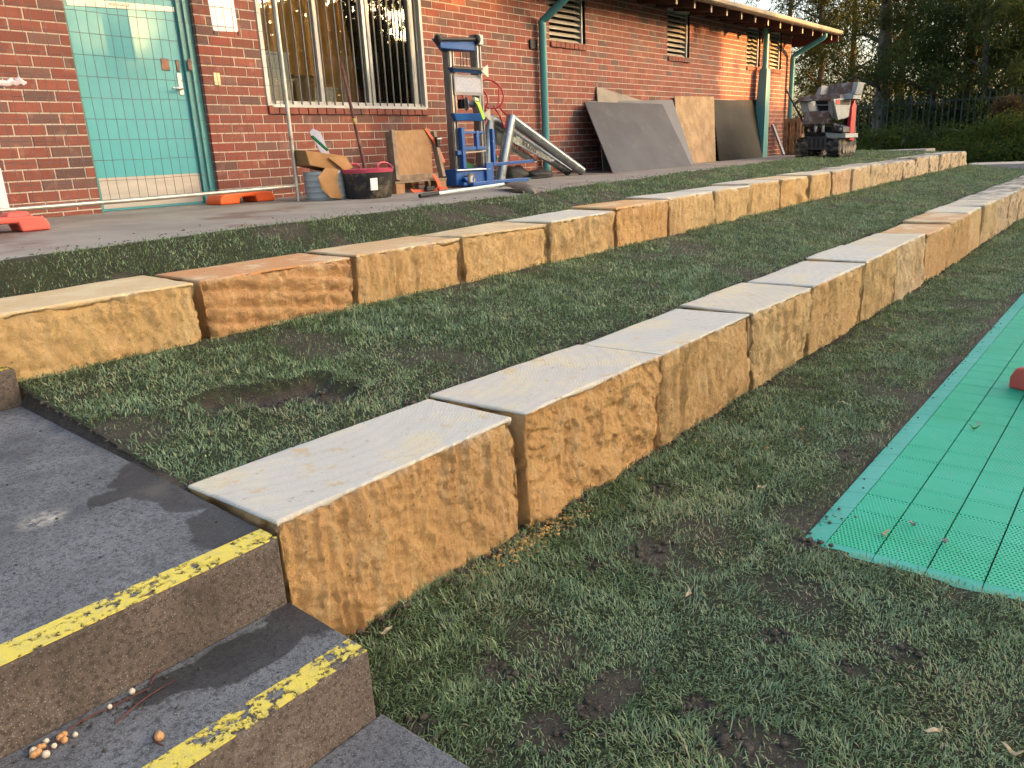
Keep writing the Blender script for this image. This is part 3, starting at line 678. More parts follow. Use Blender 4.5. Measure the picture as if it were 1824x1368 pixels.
# ---- door
dr = MB().box((-1.085, .095, .055), (-.125, .14, 2.1)).build('door', MAT_TEAL, bld, bevel=.003)
MB().box((-1.08, .088, .075), (-.13, .0948, .335)).build('kick_plate', MAT_STAIN, dr)
MB().box((-1.13, .075, .03), (0, .20, .052)).build('door_threshold', MAT_STAIN, dr)
fr = MB()
for x0, x1, y0 in ((-.125, -.075, .06), (-.075, -.045, .035), (-.045, -.002, .052)): fr.box((x0+.001, y0, .04), (x1, .19, 2.15))
fr.box((-1.129, .05, .04), (-1.086, .19, 2.15)); fr.box((-1.086, .05, 2.10), (-.125, .19, 2.15))
fr.build('door_frame', MAT_TEALD, bld, bevel=.004)
def plate(px, py, w, h, y, mat, name, par, d=.008):
    p = WY(px, py, y); return MB().box((p[0]-w/2, y-d, p[2]-h/2), (p[0]+w/2, y, p[2]+h/2)).build(name, mat, par, bevel=.004)
MAT_BRONZE = M('bronze_lock_plate', S('6a5048'), S('4c3a36'), 20, .4, .7)
plate(294, 115, .075, .10, .0945, MAT_BRONZE, 'lock', dr); plate(316, 117, .03, .10, .0945, MAT_BRONZE, 'strike_plate', dr)
plate(338, 115, .035, .10, .034, MAT_BRONZE, 'strike_plate', dr, .004)
hp = plate(321, 150, .045, .19, .0945, MAT_STAIN, 'handle_plate', dr)
p = WY(323, 158, .07); MB().tube([p+[0, .02, 0], p+[0, -.035, 0], p+[-.02, -.05, 0], p+[-.11, -.05, -.003]], .010, 8).build('handle', MAT_STAIN, dr, smooth=True)
# white protective tape across the door head
tpc = MB(); a_ = WY(118, 2, .09); b_ = WY(310, 17, .09)
tpc.hexa([(a_[0], .086, a_[2]-.03), (b_[0], .086, b_[2]-.02), (b_[0], .094, b_[2]-.02), (a_[0], .094, a_[2]-.03), (a_[0], .086, a_[2]+.03), (b_[0], .086, b_[2]+.02), (b_[0], .094, b_[2]+.02), (a_[0], .094, a_[2]+.03)])
tape = tpc.build('door_tape', M('white_tape', S('e4dfd2'), S('d4cdbd'), 5, .6), None, label='white tape with small red print stuck across the teal door', cat='tape')
def text(txt, size, mat, name, parent, org, ux, uy, extr=.001):
    cu = bpy.data.curves.new('t', 'FONT'); cu.body = txt; cu.size = size; cu.extrude = extr; cu.align_x = 'CENTER'; cu.align_y = 'CENTER'
    t = bpy.data.objects.new('t', cu); COL.objects.link(t)
    dg = bpy.context.evaluated_depsgraph_get(); me = bpy.data.meshes.new_from_object(t.evaluated_get(dg)); bpy.data.objects.remove(t)
    ux = nrm(ux); uy = nrm(uy); uz = np.cross(ux, uy)
    me.transform(Matrix(((ux[0], uy[0], uz[0], 0), (ux[1], uy[1], uz[1], 0), (ux[2], uy[2], uz[2], 0), (0, 0, 0, 1))))
    me.transform(Matrix.Translation(tuple(np.asarray(org, float)-base_of(parent)))); me.materials.clear(); me.materials.append(mat)
    o = bpy.data.objects.new(name, me); link(o, parent); return o
MAT_RED = M('red_print', S('c0392b'), S('b03025'), 10, .6)
tdir = nrm(np.array([b_[0]-a_[0], 0, b_[2]-a_[2]])); tc_ = WY(212, 9, .085)
text('SPORTS GROUP', .026, MAT_RED, 'print', tape, (tc_[0], .0855, tc_[2]), tdir, np.cross(tdir, [0, 1, 0])*-1 if np.cross(tdir, [0, 1, 0])[2] < 0 else np.cross(tdir, [0, 1, 0]))
# intercom
p = WY(386, 141, -.0); MB().box((p[0]-.032, -.012, p[2]-.055), (p[0]+.032, .005, p[2]+.055)).build('intercom', M('cream_plastic', S('d9c79f'), S('cdb98c'), 5, .5), bld, bevel=.004)

# ---- window
def mat_glass(name, tint=(1, 1, 1), base=.0):
    k = N(name); k.t.nodes.remove(k.b); tr = k.n('BsdfTransparent'); tr.inputs[0].default_value = A(tint); gl = k.n('BsdfGlossy'); gl.inputs['Roughness'].default_value = .02
    fr_ = k.n('Fresnel'); fr_.inputs[0].default_value = 1.52; mx = k.n('MixShader'); k.l(k.math('ADD', fr_.outputs[0], base), mx.inputs[0]); k.l(tr.outputs[0], mx.inputs[1]); k.l(gl.outputs[0], mx.inputs[2])
    return k.surf(mx.outputs[0]).m
MAT_GLASS = mat_glass('window_glass', (.95, .95, .93), .12)
wx0, wx1, wz0, wz1 = .66, 2.915, .945, 2.28
wf = MB(); wf.box((wx0, -.012, wz0), (wx0+.045, .10, wz1)); wf.box((wx1-.04, -.012, wz0), (wx1, .10, wz1)); wf.box((wx0+.045, .03, wz0), (wx1-.04, .12, wz0+.05)); wf.box((wx0+.045, .0, wz1-.05), (wx1-.04, .12, wz1))
win = wf.build('window', MAT_WHITEP, bld, bevel=.003)
MB().hexa([(wx0+.045, -.03, wz0-.018), (wx1-.04, -.03, wz0-.018), (wx1-.04, .03, wz0+.0), (wx0+.045, .03, wz0+.0), (wx0+.045, -.03, wz0-.004), (wx1-.04, -.03, wz0-.004), (wx1-.04, .03, wz0+.035), (wx0+.045, .03, wz0+.035)]).build('sill', MAT_WHITEP, win, bevel=.003)
mu = [WY(577, 170, .06)[0], WY(667, 172, .06)[0], WY(672, 176, .06)[0]]
m1 = WY(574, 170, .07)[0]; m2 = WY(662, 172, .07)[0]; m3 = WY(741, 180, .07)[0]
for xm, w_ in ((m1, .045), (m2, .10), (m3, .07)):
    MB().box((xm-w_/2, .055, wz0+.05), (xm+w_/2, .11, wz1-.05)).build('mullion', MAT_GREYMET if w_ > .05 else MAT_WHITEP, win, bevel=.003)
for a, b in ((wx0+.045, m1-.0225), (m1+.0225, m2-.05), (m2+.05, m3-.035)):
    MB().box((a, .085, wz0+.05), (b, .091, wz1-.05)).build('pane', MAT_GLASS, win)
nb = 20
for k_ in range(nb):
    xb = wx0+.10+(wx1-.20-wx0)*k_/(nb-1)
    MB().tube([(xb, .005, wz0-.003), (xb, .005, wz1-.01)], .009, 8).build('bar', M('grey_bar_steel', S('6e6c6a'), S('4e4c4a'), 9, .4, .6), win, smooth=True)
# dim store room behind the glass
MAT_ROOM = M('dim_room_wall', S('9a8668'), S('80704f'), 2, .9)
rm = MB(); rm.box((.3, 1.2, .1), (3.3, 1.25, 2.6)); rm.box((.25, .23, .1), (.3, 1.95, 2.6)); rm.box((3.3, .23, .1), (3.35, 1.95, 2.6)); rm.box((.3, .23, 2.55), (3.3, 1.95, 2.6)); rm.box((.3, .23, .05), (3.3, 1.95, .1))
rm.build('room_lining', MAT_ROOM, bld)
MB().box((.4, .24, .88), (3.2, .75, .92)).build('bench_top', M('bench_laminate', S('8c7a64'), S('7a6a55'), 3, .6), bld)
MAT_CRATE = M('clear_plastic_box', S('ecebe4'), S('dcdcd6'), 4, .35); MAT_CRATE2 = M('clouded_plastic_box', S('d0dade'), S('b8c4c8'), 4, .3)
def tub_box(name, px0, px1, py0, py1, y, mat, label):
    a = WY(px0, py1, y); b = WY(px1, py0, y); z0 = .922 if py1 > 150 else a[2]
    t = thing(name, ((a[0]+b[0])/2, y+.12, z0), label, 'storage box', 'storage boxes behind the barred window')
    MB().hexa([(a[0]+.02, y+.01, z0), (b[0]-.02, y+.01, z0), (b[0]-.02, y+.26, z0), (a[0]+.02, y+.26, z0), (a[0], y, b[2]), (b[0], y, b[2]), (b[0], y+.27, b[2]), (a[0], y+.27, b[2])]).build('tub', mat, t, bevel=.01)
    MB().box((a[0]-.012, y-.012, b[2]-.0), (b[0]+.012, y+.285, b[2]+.022)).build('lid', mat, t, bevel=.005)
tub_box('storage_box', 480, 522, 145, 170, .28, MAT_CRATE, 'pale plastic storage box at the bottom left behind the window')
bx_ = WY(480, 143, .3); tub_box('storage_box', 478, 514, 98, 141.5, .30, MAT_CRATE2, 'bluish clear storage box stacked on another behind the window')
tub_box('storage_box', 552, 568, 160, 172, .28, MAT_CRATE, 'small white tub beside the window mullion inside')
tub_box('storage_box', 578, 600, 160, 172, .28, MAT_CRATE, 'small white tub right of the window mullion inside')
tub_box('storage_box', 528, 560, 138, 172, .26, M('brown_carton', S('a08a6c'), S('8f7a5e'), 4, .8), 'tan carton on the bench behind the window')
tub_box('storage_box', 684, 734, 130, 176, .30, M('black_case', S('202124'), S('17181a'), 4, .5), 'black case at the right behind the window')

cur = MB(); cx0, cx1 = .95, 2.5; nn_ = 90; Vc = []; Fc = []
for i in range(nn_+1):
    xx = cx0+(cx1-cx0)*i/nn_; yy = .36+.035*math.sin(i*.75)+.012*math.sin(i*.31)
    Vc += [(xx, yy, 1.02+.02*math.sin(i*.2)), (xx, yy*.98, 2.3)]
for i in range(nn_): Fc.append((2*i, 2*i+2, 2*i+3, 2*i+1))
cur.add(Vc, Fc).build('curtain', M('ochre_curtain', S('d0a868'), S('b08a50'), 4, .9), None, smooth='all', label='ochre brown pleated curtain hanging behind the barred window', cat='curtain')
# ---- louvre vents
for vi, (a, b) in enumerate(VENTS):
    z0, z1 = 22*CRS-.02, 2.62
    f = MB(); f.box((a+.002, .045, z0), (a+.03, .15, z1)); f.box((b-.055, .035, z0), (b-.02, .15, z1)); f.box((a+.03, .045, z0), (b-.055, .15, z0+.025)); f.box((a+.03, .045, z1-.025), (b-.055, .15, z1))
    lv = f.build('louvre_vent', MAT_GREYMET, bld, bevel=.002)
    MB().box((a+.03, .16, z0), (b-.05, .17, z1)).build('backing', M('vent_dark_mesh', S('1c1814'), S('14110e'), 9, .9), lv)
    n_ = 9
    for k_ in range(n_):
        zz = z0+.045+(z1-z0-.09)*k_/(n_-1)
        MB().hexa([(a+.031, .055, zz-.030), (b-.056, .055, zz-.030), (b-.056, .135, zz+.028), (a+.031, .135, zz+.028), (a+.031, .053, zz-.020), (b-.056, .053, zz-.020), (b-.056, .133, zz+.036), (a+.031, .133, zz+.036)]).build('slat', M('cream_louvre', S('b8b0a2'), S('a49c8c'), 5, .6), lv)

# ---- roof, rafters, gutter, pipes
MAT_ROOF = M('roof_metal', S('6d6a66'), S('5a5855'), 3, .6)
GY, GZ = -.78, 2.60
rf = MB().hexa([(WX0-.3, GY+.05, GZ+.06), (15.62, GY+.05, GZ+.06), (15.62, 6.4, GZ+1.1), (WX0-.3, 6.4, GZ+1.1), (WX0-.3, GY+.05, GZ+.10), (15.62, GY+.05, GZ+.10), (15.62, 6.4, GZ+1.15), (WX0-.3, 6.4, GZ+1.15)]).build('roof', MAT_ROOF, bld)
sl = .145
MB().hexa([(WX0-.3, GY+.08, GZ+.045), (15.6, GY+.08, GZ+.045), (15.6, .3, GZ+.045+sl*1.08), (WX0-.3, .3, GZ+.045+sl*1.08), (WX0-.3, GY+.08, GZ+.055), (15.6, GY+.08, GZ+.055), (15.6, .3, GZ+.055+sl*1.08), (WX0-.3, .3, GZ+.055+sl*1.08)]).build('eave_lining', MAT_DARKWOOD, rf)
MAT_RTAIL = M('rafter_tail_paint', S('7a4a40'), S('5d352d'), 5, .7)
xr = 15.35
while xr > WX0:
    MB().hexa([(xr-.022, GY+.09, GZ-.10), (xr+.022, GY+.09, GZ-.10), (xr+.022, .02, GZ-.10+sl*.75), (xr-.022, .02, GZ-.10+sl*.75), (xr-.022, GY+.09, GZ+.044), (xr+.022, GY+.09, GZ+.044), (xr+.022, .02, GZ+.045+sl*.75), (xr-.022, .02, GZ+.045+sl*.75)]).build('rafter', MAT_DARKWOOD, rf)
    MB().box((xr-.024, GY+.082, GZ-.102), (xr+.024, GY+.0895, GZ+.044)).build('rafter_end', M('pale_rafter_end', S('b9a594'), S('9c8877'), 6, .7), rf)
    xr -= .62
MB().box((15.60, GY+.02, GZ-.13), (15.65, 1.2, GZ+.10)).build('barge_board', M('red_brown_barge', S('6e2f28'), S('5a2620'), 5, .6), rf)
gp = [(GY+.07, GZ+.085), (GY+.07, GZ+.035), (GY+.05, GZ+.02), (GY-.03, GZ+.02), (GY-.055, GZ+.035), (GY-.06, GZ+.085), (GY-.075, GZ+.095), (GY-.075, GZ+.075), (GY-.067, GZ+.03), (GY-.035, GZ+.01), (GY+.058, GZ+.01), (GY+.08, GZ+.03), (GY+.08, GZ+.085)]
MB().prism([(WX0-.3, y, z) for y, z in gp], (15.66-WX0+.3, 0, 0)).build('gutter', M('cream_gutter', S('877d70'), S('6f675e'), 4, .5, stain=S('7c6a58'), sscale=5, samt=(.52, .66)), rf)
def downpipe(X, y, ztop, name, r=.052):
    o = MB().tube([(X, y, slab_z(0)-.02), (X, y, ztop-.03), (X, y-.012, ztop), (X+.02, y-.05, ztop+.03), (X+.02, GY+.05, GZ-.12), (X+.02, GY, GZ-.085), (X+.02, GY, GZ-.035)], r, 14).build(name, MAT_TEALD, bld, smooth=True)
    return o
p1 = downpipe(5.175, -.085, 2.10, 'downpipe'); MB().lathe([(.056, 0), (.056, .05)], (5.175, -.085, 2.05), 14).build('collar', MAT_TEALD, p1, smooth=True)
downpipe(14.62, -.10, 2.18, 'downpipe')
MB().box((4.97, -.03, 1.74), (5.13, .0, 1.86)).build('pipe_bracket', MAT_BLACKST, bld, bevel=.004)
# boxed post with a thin pipe
pb = [WY(1352, 279, -.25), WY(1373, 278, -.25), WY(1379, 122, -.25), WY(1364, 122, -.25)]
pw = MB(); (ax, _, az), (bx, _, bz), (cx, _, cz), (dx, _, dz) = pb
pw.hexa([(ax, -.33, .03), (ax+.26, -.33, .03), (ax+.26, -.06, .03), (ax, -.06, .03), (dx+.03, -.27, dz), (dx+.22, -.27, dz), (dx+.22, -.10, dz), (dx+.03, -.10, dz)])
post = pw.build('boxed_post', MAT_TEALD, bld, bevel=.006)
MB().tube([(dx+.125, -.185, dz-.03), (dx+.125, -.185, GZ+.02)], .06, 12).build('post_pipe', MAT_TEALD, post, smooth=True)
# flue above the roof
pf = at(1383, 18, 0, 15.0); MB().lathe([(.11, 0), (.11, 1.6), (.13, 1.6), (.13, 1.75), (.0, 1.8)], (14.2, 1.6, GZ+.35), 14).build('flue_pipe', M('white_flue', S('d8d8d8'), S('c4c4c6'), 3, .5), bld, smooth=True)

# ================================================================== TREES
def mat_leaf(name, a, b, c2, trans=.35):
    k = N(name); r = k.attr('rnd'); f = k.noise(.9, 4, .6)
    c = k.mix(r, a, b); c = k.mix(k.math('MULTIPLY', k.ramp(f, .45, .65), .7), c, c2)
    df = k.n('BsdfDiffuse'); tr = k.n('BsdfTranslucent'); k.l(c, df.inputs[0]); k.l(k.mix(.4, c, S('a8a040')), tr.inputs[0])
    m = k.n('MixShader'); m.inputs[0].default_value = trans; k.l(df.outputs[0], m.inputs[1]); k.l(tr.outputs[0], m.inputs[2]); k.surf(m.outputs[0]); return k.m
ML_DARK = mat_leaf('casuarina_foliage', S('2c3a24'), S('3f4b2c'), S('263524'), .25)
ML_OLIVE = mat_leaf('eucalypt_foliage', S('2c361f'), S('40442a'), S('26301e'), .25)
ML_SHRUB = mat_leaf('glossy_shrub_leaf', S('263c24'), S('3c552e'), S('20361f'))
ML_DEAD = mat_leaf('dead_brown_foliage', S('4c382c'), S('604836'), S('3c2e22'), .15)
MAT_BARK = M('grey_brown_bark', S('6f655c'), S('4d453e'), 9, .95, bump=.9, bscale=25, stretch=(1, 1, .2))
MAT_BARKW = M('warm_bark', S('7d6650'), S('57473a'), 9, .95, bump=.9, bscale=25, stretch=(1, 1, .2))
def leaves(cent, per, spread, ll, lw, droop=.3, seed=0, flat=.7):
    rs = np.random.default_rng(seed); C = np.repeat(np.asarray(cent, float), per, 0); n = len(C)
    P = C+rs.normal(0, 1, (n, 3))*np.array([spread, spread, spread*flat])
    d = rs.normal(0, 1, (n, 3)); d[:, 2] -= droop*2; d /= np.linalg.norm(d, axis=1)[:, None]
    s = np.cross(d, rs.normal(0, 1, (n, 3))); s /= np.linalg.norm(s, axis=1)[:, None]
    L = ll*rs.uniform(.6, 1.3, n)[:, None]; w = lw*rs.uniform(.7, 1.3, n)[:, None]
    V = np.stack([P-d*L/2, P-s*w/2, P+d*L/2, P+s*w/2], 1).reshape(-1, 3)
    i = np.arange(n)*4; return V, np.stack([i, i+1, i+2, i+3], -1), np.repeat(rs.uniform(0, 1, n), 4), P
def foliage(name, parts, mat, parent, sel=None):
    Vs, Qs, rs, off = [], [], [], 0
    for V, Q, r, P in parts:
        if sel is not None:
            k = sel(P); k4 = np.repeat(k, 4); V = V[k4]; r = r[k4]; Q = (np.arange(k.sum())*4)[:, None]+np.arange(4)
        Vs.append(V); Qs.append(Q+off); rs.append(r); off += len(V)
    org = base_of(parent) if parent is not None else np.zeros(3)
    return addobj(name, mesh_np(name, np.concatenate(Vs)-org, np.concatenate(Qs), None, {'rnd': np.concatenate(rs)}), mat, parent)
def tree(name, base, h, cr, label, seed, leafmat, bark, n_cl, per, ll, lw, spread, tr=.18, zlo=.3, droop=.3, group=None, sel=None, lean=(0, 0), branches=7, cat='tree', flat=.7):
    rs = np.random.default_rng(seed); base = np.array(base, float); t = thing(name, tuple(base), label, cat, group)
    top = base+[lean[0], lean[1], h*.9]; tk = MB(); pts = [base+(top-base)*s+np.array([rs.normal(0, .06), rs.normal(0, .06), 0])*(s > 0) for s in np.linspace(0, 1, 7)]
    tk.tube(pts, [tr*(1-.8*s)+.015 for s in np.linspace(0, 1, 7)], 9); ends = []
    for b in range(branches):
        s = rs.uniform(zlo, .9); p0 = base+(top-base)*s; a = rs.uniform(0, 2*math.pi); l = cr*rs.uniform(.6, 1.0)*(1.15-s*.6)
        p1 = p0+np.array([math.cos(a)*l*.55, math.sin(a)*l*.55, l*.28]); p2 = p0+np.array([math.cos(a)*l, math.sin(a)*l, l*rs.uniform(.1, .5)])
        tk.tube([p0, p1, p2], [tr*.4*(1-s)+.02, tr*.22*(1-s)+.015, .008], 6); ends += [p1, p2]
    tk.build('trunk', bark, t, smooth='all')
    cl = []
    while len(cl) < n_cl:
        q = rs.uniform(-1, 1, 3)
        if q@q > 1: continue
        q = q*(.55+.45*np.linalg.norm(q)) if rs.uniform() < .5 else q
        z = base[2]+h*(zlo+(1-zlo)*(q[2]+1)/2); wide = cr*(1.05-.45*(q[2]+1)/2)
        cl.append((base[0]+lean[0]*(z-base[2])/h+q[0]*wide, base[1]+lean[1]*(z-base[2])/h+q[1]*wide, z))
    cl += [tuple(e) for e in ends]
    foliage('crown', [leaves(cl, per, spread, ll, lw, droop, seed+1, flat)], leafmat, t, sel)
    return t
# trees beyond the green fence
TG = 'trees beyond the green fence'
def ty(px, X): return at(px, 200, 0, X)[1]
spec = [  # px, X, height, crown, label, material, bark, trunk radius, lean
    (1573, 24.5, 9.5, 2.6, 'tall tree with thick grey trunk behind the fence, past the dumper', ML_OLIVE, MAT_BARK, .30, (0, .3)),
    (1707, 26.0, 9.0, 2.7, 'dark drooping tree in the middle behind the green fence', ML_DARK, MAT_BARK, .24, (0, -.3)),
    (1806, 25.5, 10.0, 2.6, 'tall pale trunked tree at the right edge behind the fence', ML_OLIVE, MAT_BARK, .30, (0, -.2)),
    (1460, 27.5, 8.5, 2.4, 'slim warm barked tree just behind the building end', ML_OLIVE, MAT_BARKW, .14, (.2, .2)),
    (1515, 29.0, 9.0, 2.6, 'golden leaved tree behind the dumper and the fence', ML_OLIVE, MAT_BARKW, .16, (-.1, .1)),
    (1640, 23.6, 6.0, 2.3, 'low dark branched tree over the fence left of centre', ML_DARK, MAT_BARK, .13, (.2, -.5)),
    (1760, 23.4, 6.2, 2.3, 'low dark branched tree over the fence near the right', ML_DARK, MAT_BARK, .14, (.1, .4)),
    (1880, 24.5, 7.5, 2.6, 'dense dark tree cut by the right edge of the view', ML_DARK, MAT_BARK, .2, (0, 0)),
    (1400, 31.0, 9.5, 3.0, 'tall tree showing above the roof behind the building', ML_DARK, MAT_BARK, .22, (0, 0)),
    (1600, 33.0, 11, 3.4, 'far tree between the trunks, left of the middle', ML_OLIVE, MAT_BARKW, .2, (0, 0)),
    (1720, 34.0, 9.5, 3.6, 'far tree between the trunks, right of the middle', ML_DARK, MAT_BARK, .2, (0, 0)),
    (1840, 33.0, 10.5, 3.6, 'far tree at the right edge behind the others', ML_OLIVE, MAT_BARK, .2, (0, 0))]
for i, (px, X, h, cr, lb, lm_, bk, trr, ln) in enumerate(spec):
    tree('tree', (X, ty(px, X), -.9), h, cr, lb, 300+i, lm_, bk, (70 if X < 30 else 40), 115, .22, .034, .26, trr, .16 if i not in (0, 2) else .24, .35, TG, None, ln, 11)
for i, (px, X, y_, h) in enumerate(((1250, 24, 9, 11), (1330, 28, 12, 12))):
    tree('tree', (X, y_+i, -.5), h, 3.0, ('tall tree rising behind the roof, left of the flue', 'tall tree rising behind the roof by the flue')[i], 340+i, ML_DARK, MAT_BARK, 90, 80, .24, .04, .4, .2, .3, .3, TG)
# shrubs along the fence
SG = 'shrubs growing along the green fence'
sh = [(1560, 20.6, 1.25, .8, 'leafy green shrub left of the fence middle'), (1615, 20.9, 1.45, .9, 'bright leaved bush against the fence post'), (1670, 21.4, 1.2, .85, 'dark low shrub in the middle of the fence'), (1725, 20.6, 1.25, .85, 'leafy shrub beyond the far end of the stone row'), (1775, 20.2, 1.35, .9, 'dark green shrub right of the stone row end'), (1825, 20.0, 1.5, .95, 'grassy dark shrub at the right edge'), (1700, 19.6, .8, .7, 'low dark shrub touching the end of the upper stone row'), (1790, 19.3, .75, .8, 'low dark ground shrub at the lower right of the fence'), (1530, 21.5, .8, .6, 'small yellow green bush beside the dumper'), (1870, 20.0, 1.6, 1.0, 'large dark shrub cut off at the right')]
for i, (px, X, h, cr, lb) in enumerate(sh):
    tree('shrub', (X, ty(px, X), -.7), h, cr, lb, 360+i, ML_SHRUB, MAT_BARK, 55, 62, .075, .034, .17, .02, .0, .1, SG, None, (0, 0), 5, 'shrub')
p = at(1795, 185, 0, 21.3); tree('dead_branch', (p[0], p[1], -.6), 2.0, .32, 'brown dead foliage hanging over the fence at right', 390, ML_DEAD, MAT_BARKW, 12, 80, .13, .02, .12, .03, .6, .8, None, None, (0, 0), 4, 'dead branch')

for i, (px, X, h) in enumerate(((1545, 25.5, 2.6), (1600, 26.5, 2.4), (1655, 25.0, 2.7), (1705, 27, 2.5), (1755, 25.2, 2.6), (1815, 26, 2.8), (1870, 25, 2.8), (1480, 27, 2.4))):
    tree('shrub', (X, ty(px, X), -.9), h, 1.5, ('dark understorey bush behind the fence, '+ORD[i]+' of the back ones from '+('the right' if i == 6 else 'the left')) if False else 'dark understorey bush deep behind the green fence', 420+i, ML_DARK, MAT_BARK, 60, 70, .16, .05, .3, .03, .0, .2, 'understorey behind the fence', None, (0, 0), 4, 'shrub')
# palisade fence
MAT_FENCE = M('dark_green_fence', S('15342f'), S('102824'), 4, .5)
fx = 22.2; fy0, fy1 = ty(1520, fx), ty(1990, fx)
ftop = at(1640, 172, 0, fx)[2]
fen = thing('palisade_fence', (fx, (fy0+fy1)/2, -.8), 'dark green steel palisade fence in front of the trees', 'fence')
pm = bpy.data.meshes.new('pale'); b_ = MB().box((-.012, -.018, 0), (.012, .018, 1.95)); b_.hexa([(-.012, -.018, 1.95), (.012, -.018, 1.95), (.012, .018, 1.95), (-.012, .018, 1.95), (-.002, -.003, 2.02), (.002, -.003, 2.02), (.002, .003, 2.02), (-.002, .003, 2.02)]); pm.from_pydata(b_.v, [], b_.f); pm.materials.append(MAT_FENCE)
y_ = fy0; k_ = 0
while y_ > fy1:
    piece('pale', pm, (fx, y_, ftop-1.98), fen); y_ -= .165
for dz in (-.17, -1.75): MB().box((fx+.014, fy1, ftop+dz-.02), (fx+.05, fy0, ftop+dz+.02)).build('rail', MAT_FENCE, fen)
for k_ in range(4):
    yy = ty(1619, fx)-k_*2.55+2.55; MB().box((fx+.052, yy-.035, ftop-2.1), (fx+.12, yy+.035, ftop+.06)).build('post', MAT_FENCE, fen)

# trees across the court, beyond the viewer: they shade the place and show in the window panes
def lit_prob(Xw, Zw):
    """how much low sun the crowns are cut to let through to a spot of the wall (x, z)"""
    p = np.full(np.shape(Xw), 0.0); n1 = vnoise(Xw*2.2, Zw*1.1); n2 = vnoise(Xw*4+9, Zw*2)
    far = np.clip((Xw-10.6)/.7, 0, 1)*np.clip((15.2-Xw)/.4, 0, 1)*np.clip((Zw-.75)/.5, 0, 1)*np.clip((2.9-Zw)/.2, 0, 1)
    p = np.maximum(p, far*np.clip((n1-.08)*4, 0, 1))
    mid = np.clip(1-np.hypot((Xw-8.2)/1.5, (Zw-1.35)/.3), 0, 1)*np.clip((n2-.4)*2.5, 0, .75); p = np.maximum(p, mid)
    door = np.clip((Xw+1.15)/.08, 0, 1)*np.clip((-.28-Xw)/.06, 0, 1)*np.where(np.abs(Xw+.72-(Zw-1)*.02) < .035, 0, 1)*np.clip(np.maximum((Zw-.9)*1.5, .75-np.abs(Zw-.4)*3.5), .10, 1); p = np.maximum(p, door*.6)
    for cx, cz, rx, rz, a in ((.35, 1.35, .12, .5, .55), (.3, .7, .2, .12, .5), (2.05, .72, .28, .16, .9), (2.3, .98, .5, .06, .9), (3.35, 1.9, .16, .3, .6), (-1.5, 1.7, .3, .25, .45), (2.85, 1.2, .07, .5, .5), (1.0, 2.0, .3, .2, .5), (4.2, 2.2, .2, .2, .4)):
        p = np.maximum(p, a*np.clip(1.6-1.6*np.hypot((Xw-cx)/rx, (Zw-cz)/rz), 0, 1))
    return p
def shade_sel(P):  # leaves dropped on purpose so sun patches land at chosen spots on wall and door
    t = P[:, 1]/SUN[1]; X = P[:, 0]-SUN[0]*t; Z = P[:, 2]-SUN[2]*t
    hsh = _hash((P[:, 0]*997).astype(np.int64), (P[:, 1]*991).astype(np.int64), (P[:, 2]*983).astype(np.int64))
    lp = lit_prob(X, Z)
    g = np.clip((vnoise(P[:, 0]*.55, P[:, 2]*.6, P[:, 1]*.0+3)-.62)*5, 0, .85)*np.clip((P[:, 0]-17)/2, 0, 1)*np.clip((33-P[:, 0])/2, 0, 1)*np.clip((P[:, 2]-4.6)/1, 0, 1)*np.clip((10-P[:, 2])/1.5, 0, 1)
    return hsh > np.minimum(1, np.maximum(lp*1.25, g))
BG = 'trees across the court, seen only as reflections'
for i in range(11):
    yb = -27-RND.uniform(0, 3); off = -SUN[0]/SUN[1]*-yb*-1
    X = -14+i*4.6+SUN[0]/-SUN[1]*-yb*1.0
    tree('court_tree', (X, yb, -1.3), RND.uniform(11.0, 12.0), 3.6, 'leafy tree across the court, seen only reflected in the window panes', 500+i, ML_DARK, MAT_BARK, 130, 60, .42, .24, .62, .22, .0, .3, BG, shade_sel, (0, 0), 8, 'tree', .8)

# ================================================================== THINGS BY THE WALL
MAT_GALV = M('galvanised_steel', S('9aa2a8'), S('7c868c'), 5, .3, .9, stain=S('c9d0d2'), sscale=14, samt=(.55, .7))
MAT_TUBE = M('fence_galvanised_tube', S('b4b4b0'), S('96938c'), 8, .42, .7, stain=S('7a5a40'), sscale=6, samt=(.62, .72))
MAT_ALU = M('aluminium_mast', S('8e9094'), S('72757a'), 3, .42, .9)
MAT_BLUE = M('blue_enamel', S('18549a'), S('144580'), 4, .4, stain=S('7f95a8'), sscale=9, samt=(.62, .74))
MAT_PLY = M('plywood', S('96744c'), S('7c5c3c'), 3, .75, stretch=(8, 8, 1), stain=S('7d5a38'), sscale=3, samt=(.5, .68))
MAT_TIMBER = M('weathered_timber', S('8d7a66'), S('6e5e4e'), 7, .85, stretch=(3, 3, 1), bump=.4, bscale=60, stain=S('5a4c40'), sscale=6)
MAT_PALLET = M('pallet_timber', S('a07c58'), S('7f6044'), 7, .85, bump=.4, bscale=60, stain=S('5f4a38'), sscale=8)
MAT_CARD = M('cardboard', S('9c784e'), S('876440'), 5, .9, stain=S('8a6640'), sscale=4, samt=(.55, .7))
MAT_RUBBER = M('black_rubber', S('2c2c2e'), S('1f1f21'), 10, .75, stain=S('7a705c'), sscale=6, samt=(.48, .66))
MAT_ORANGE = M('orange_strap', S('d8603c'), S('c04e30'), 20, .7)
MAT_BLK = M('matt_black', S('1c1c1e'), S('141415'), 12, .6)
MAT_PAPER = M('white_sheet', S('cfced6'), S('c2c1c9'), 3, .7)

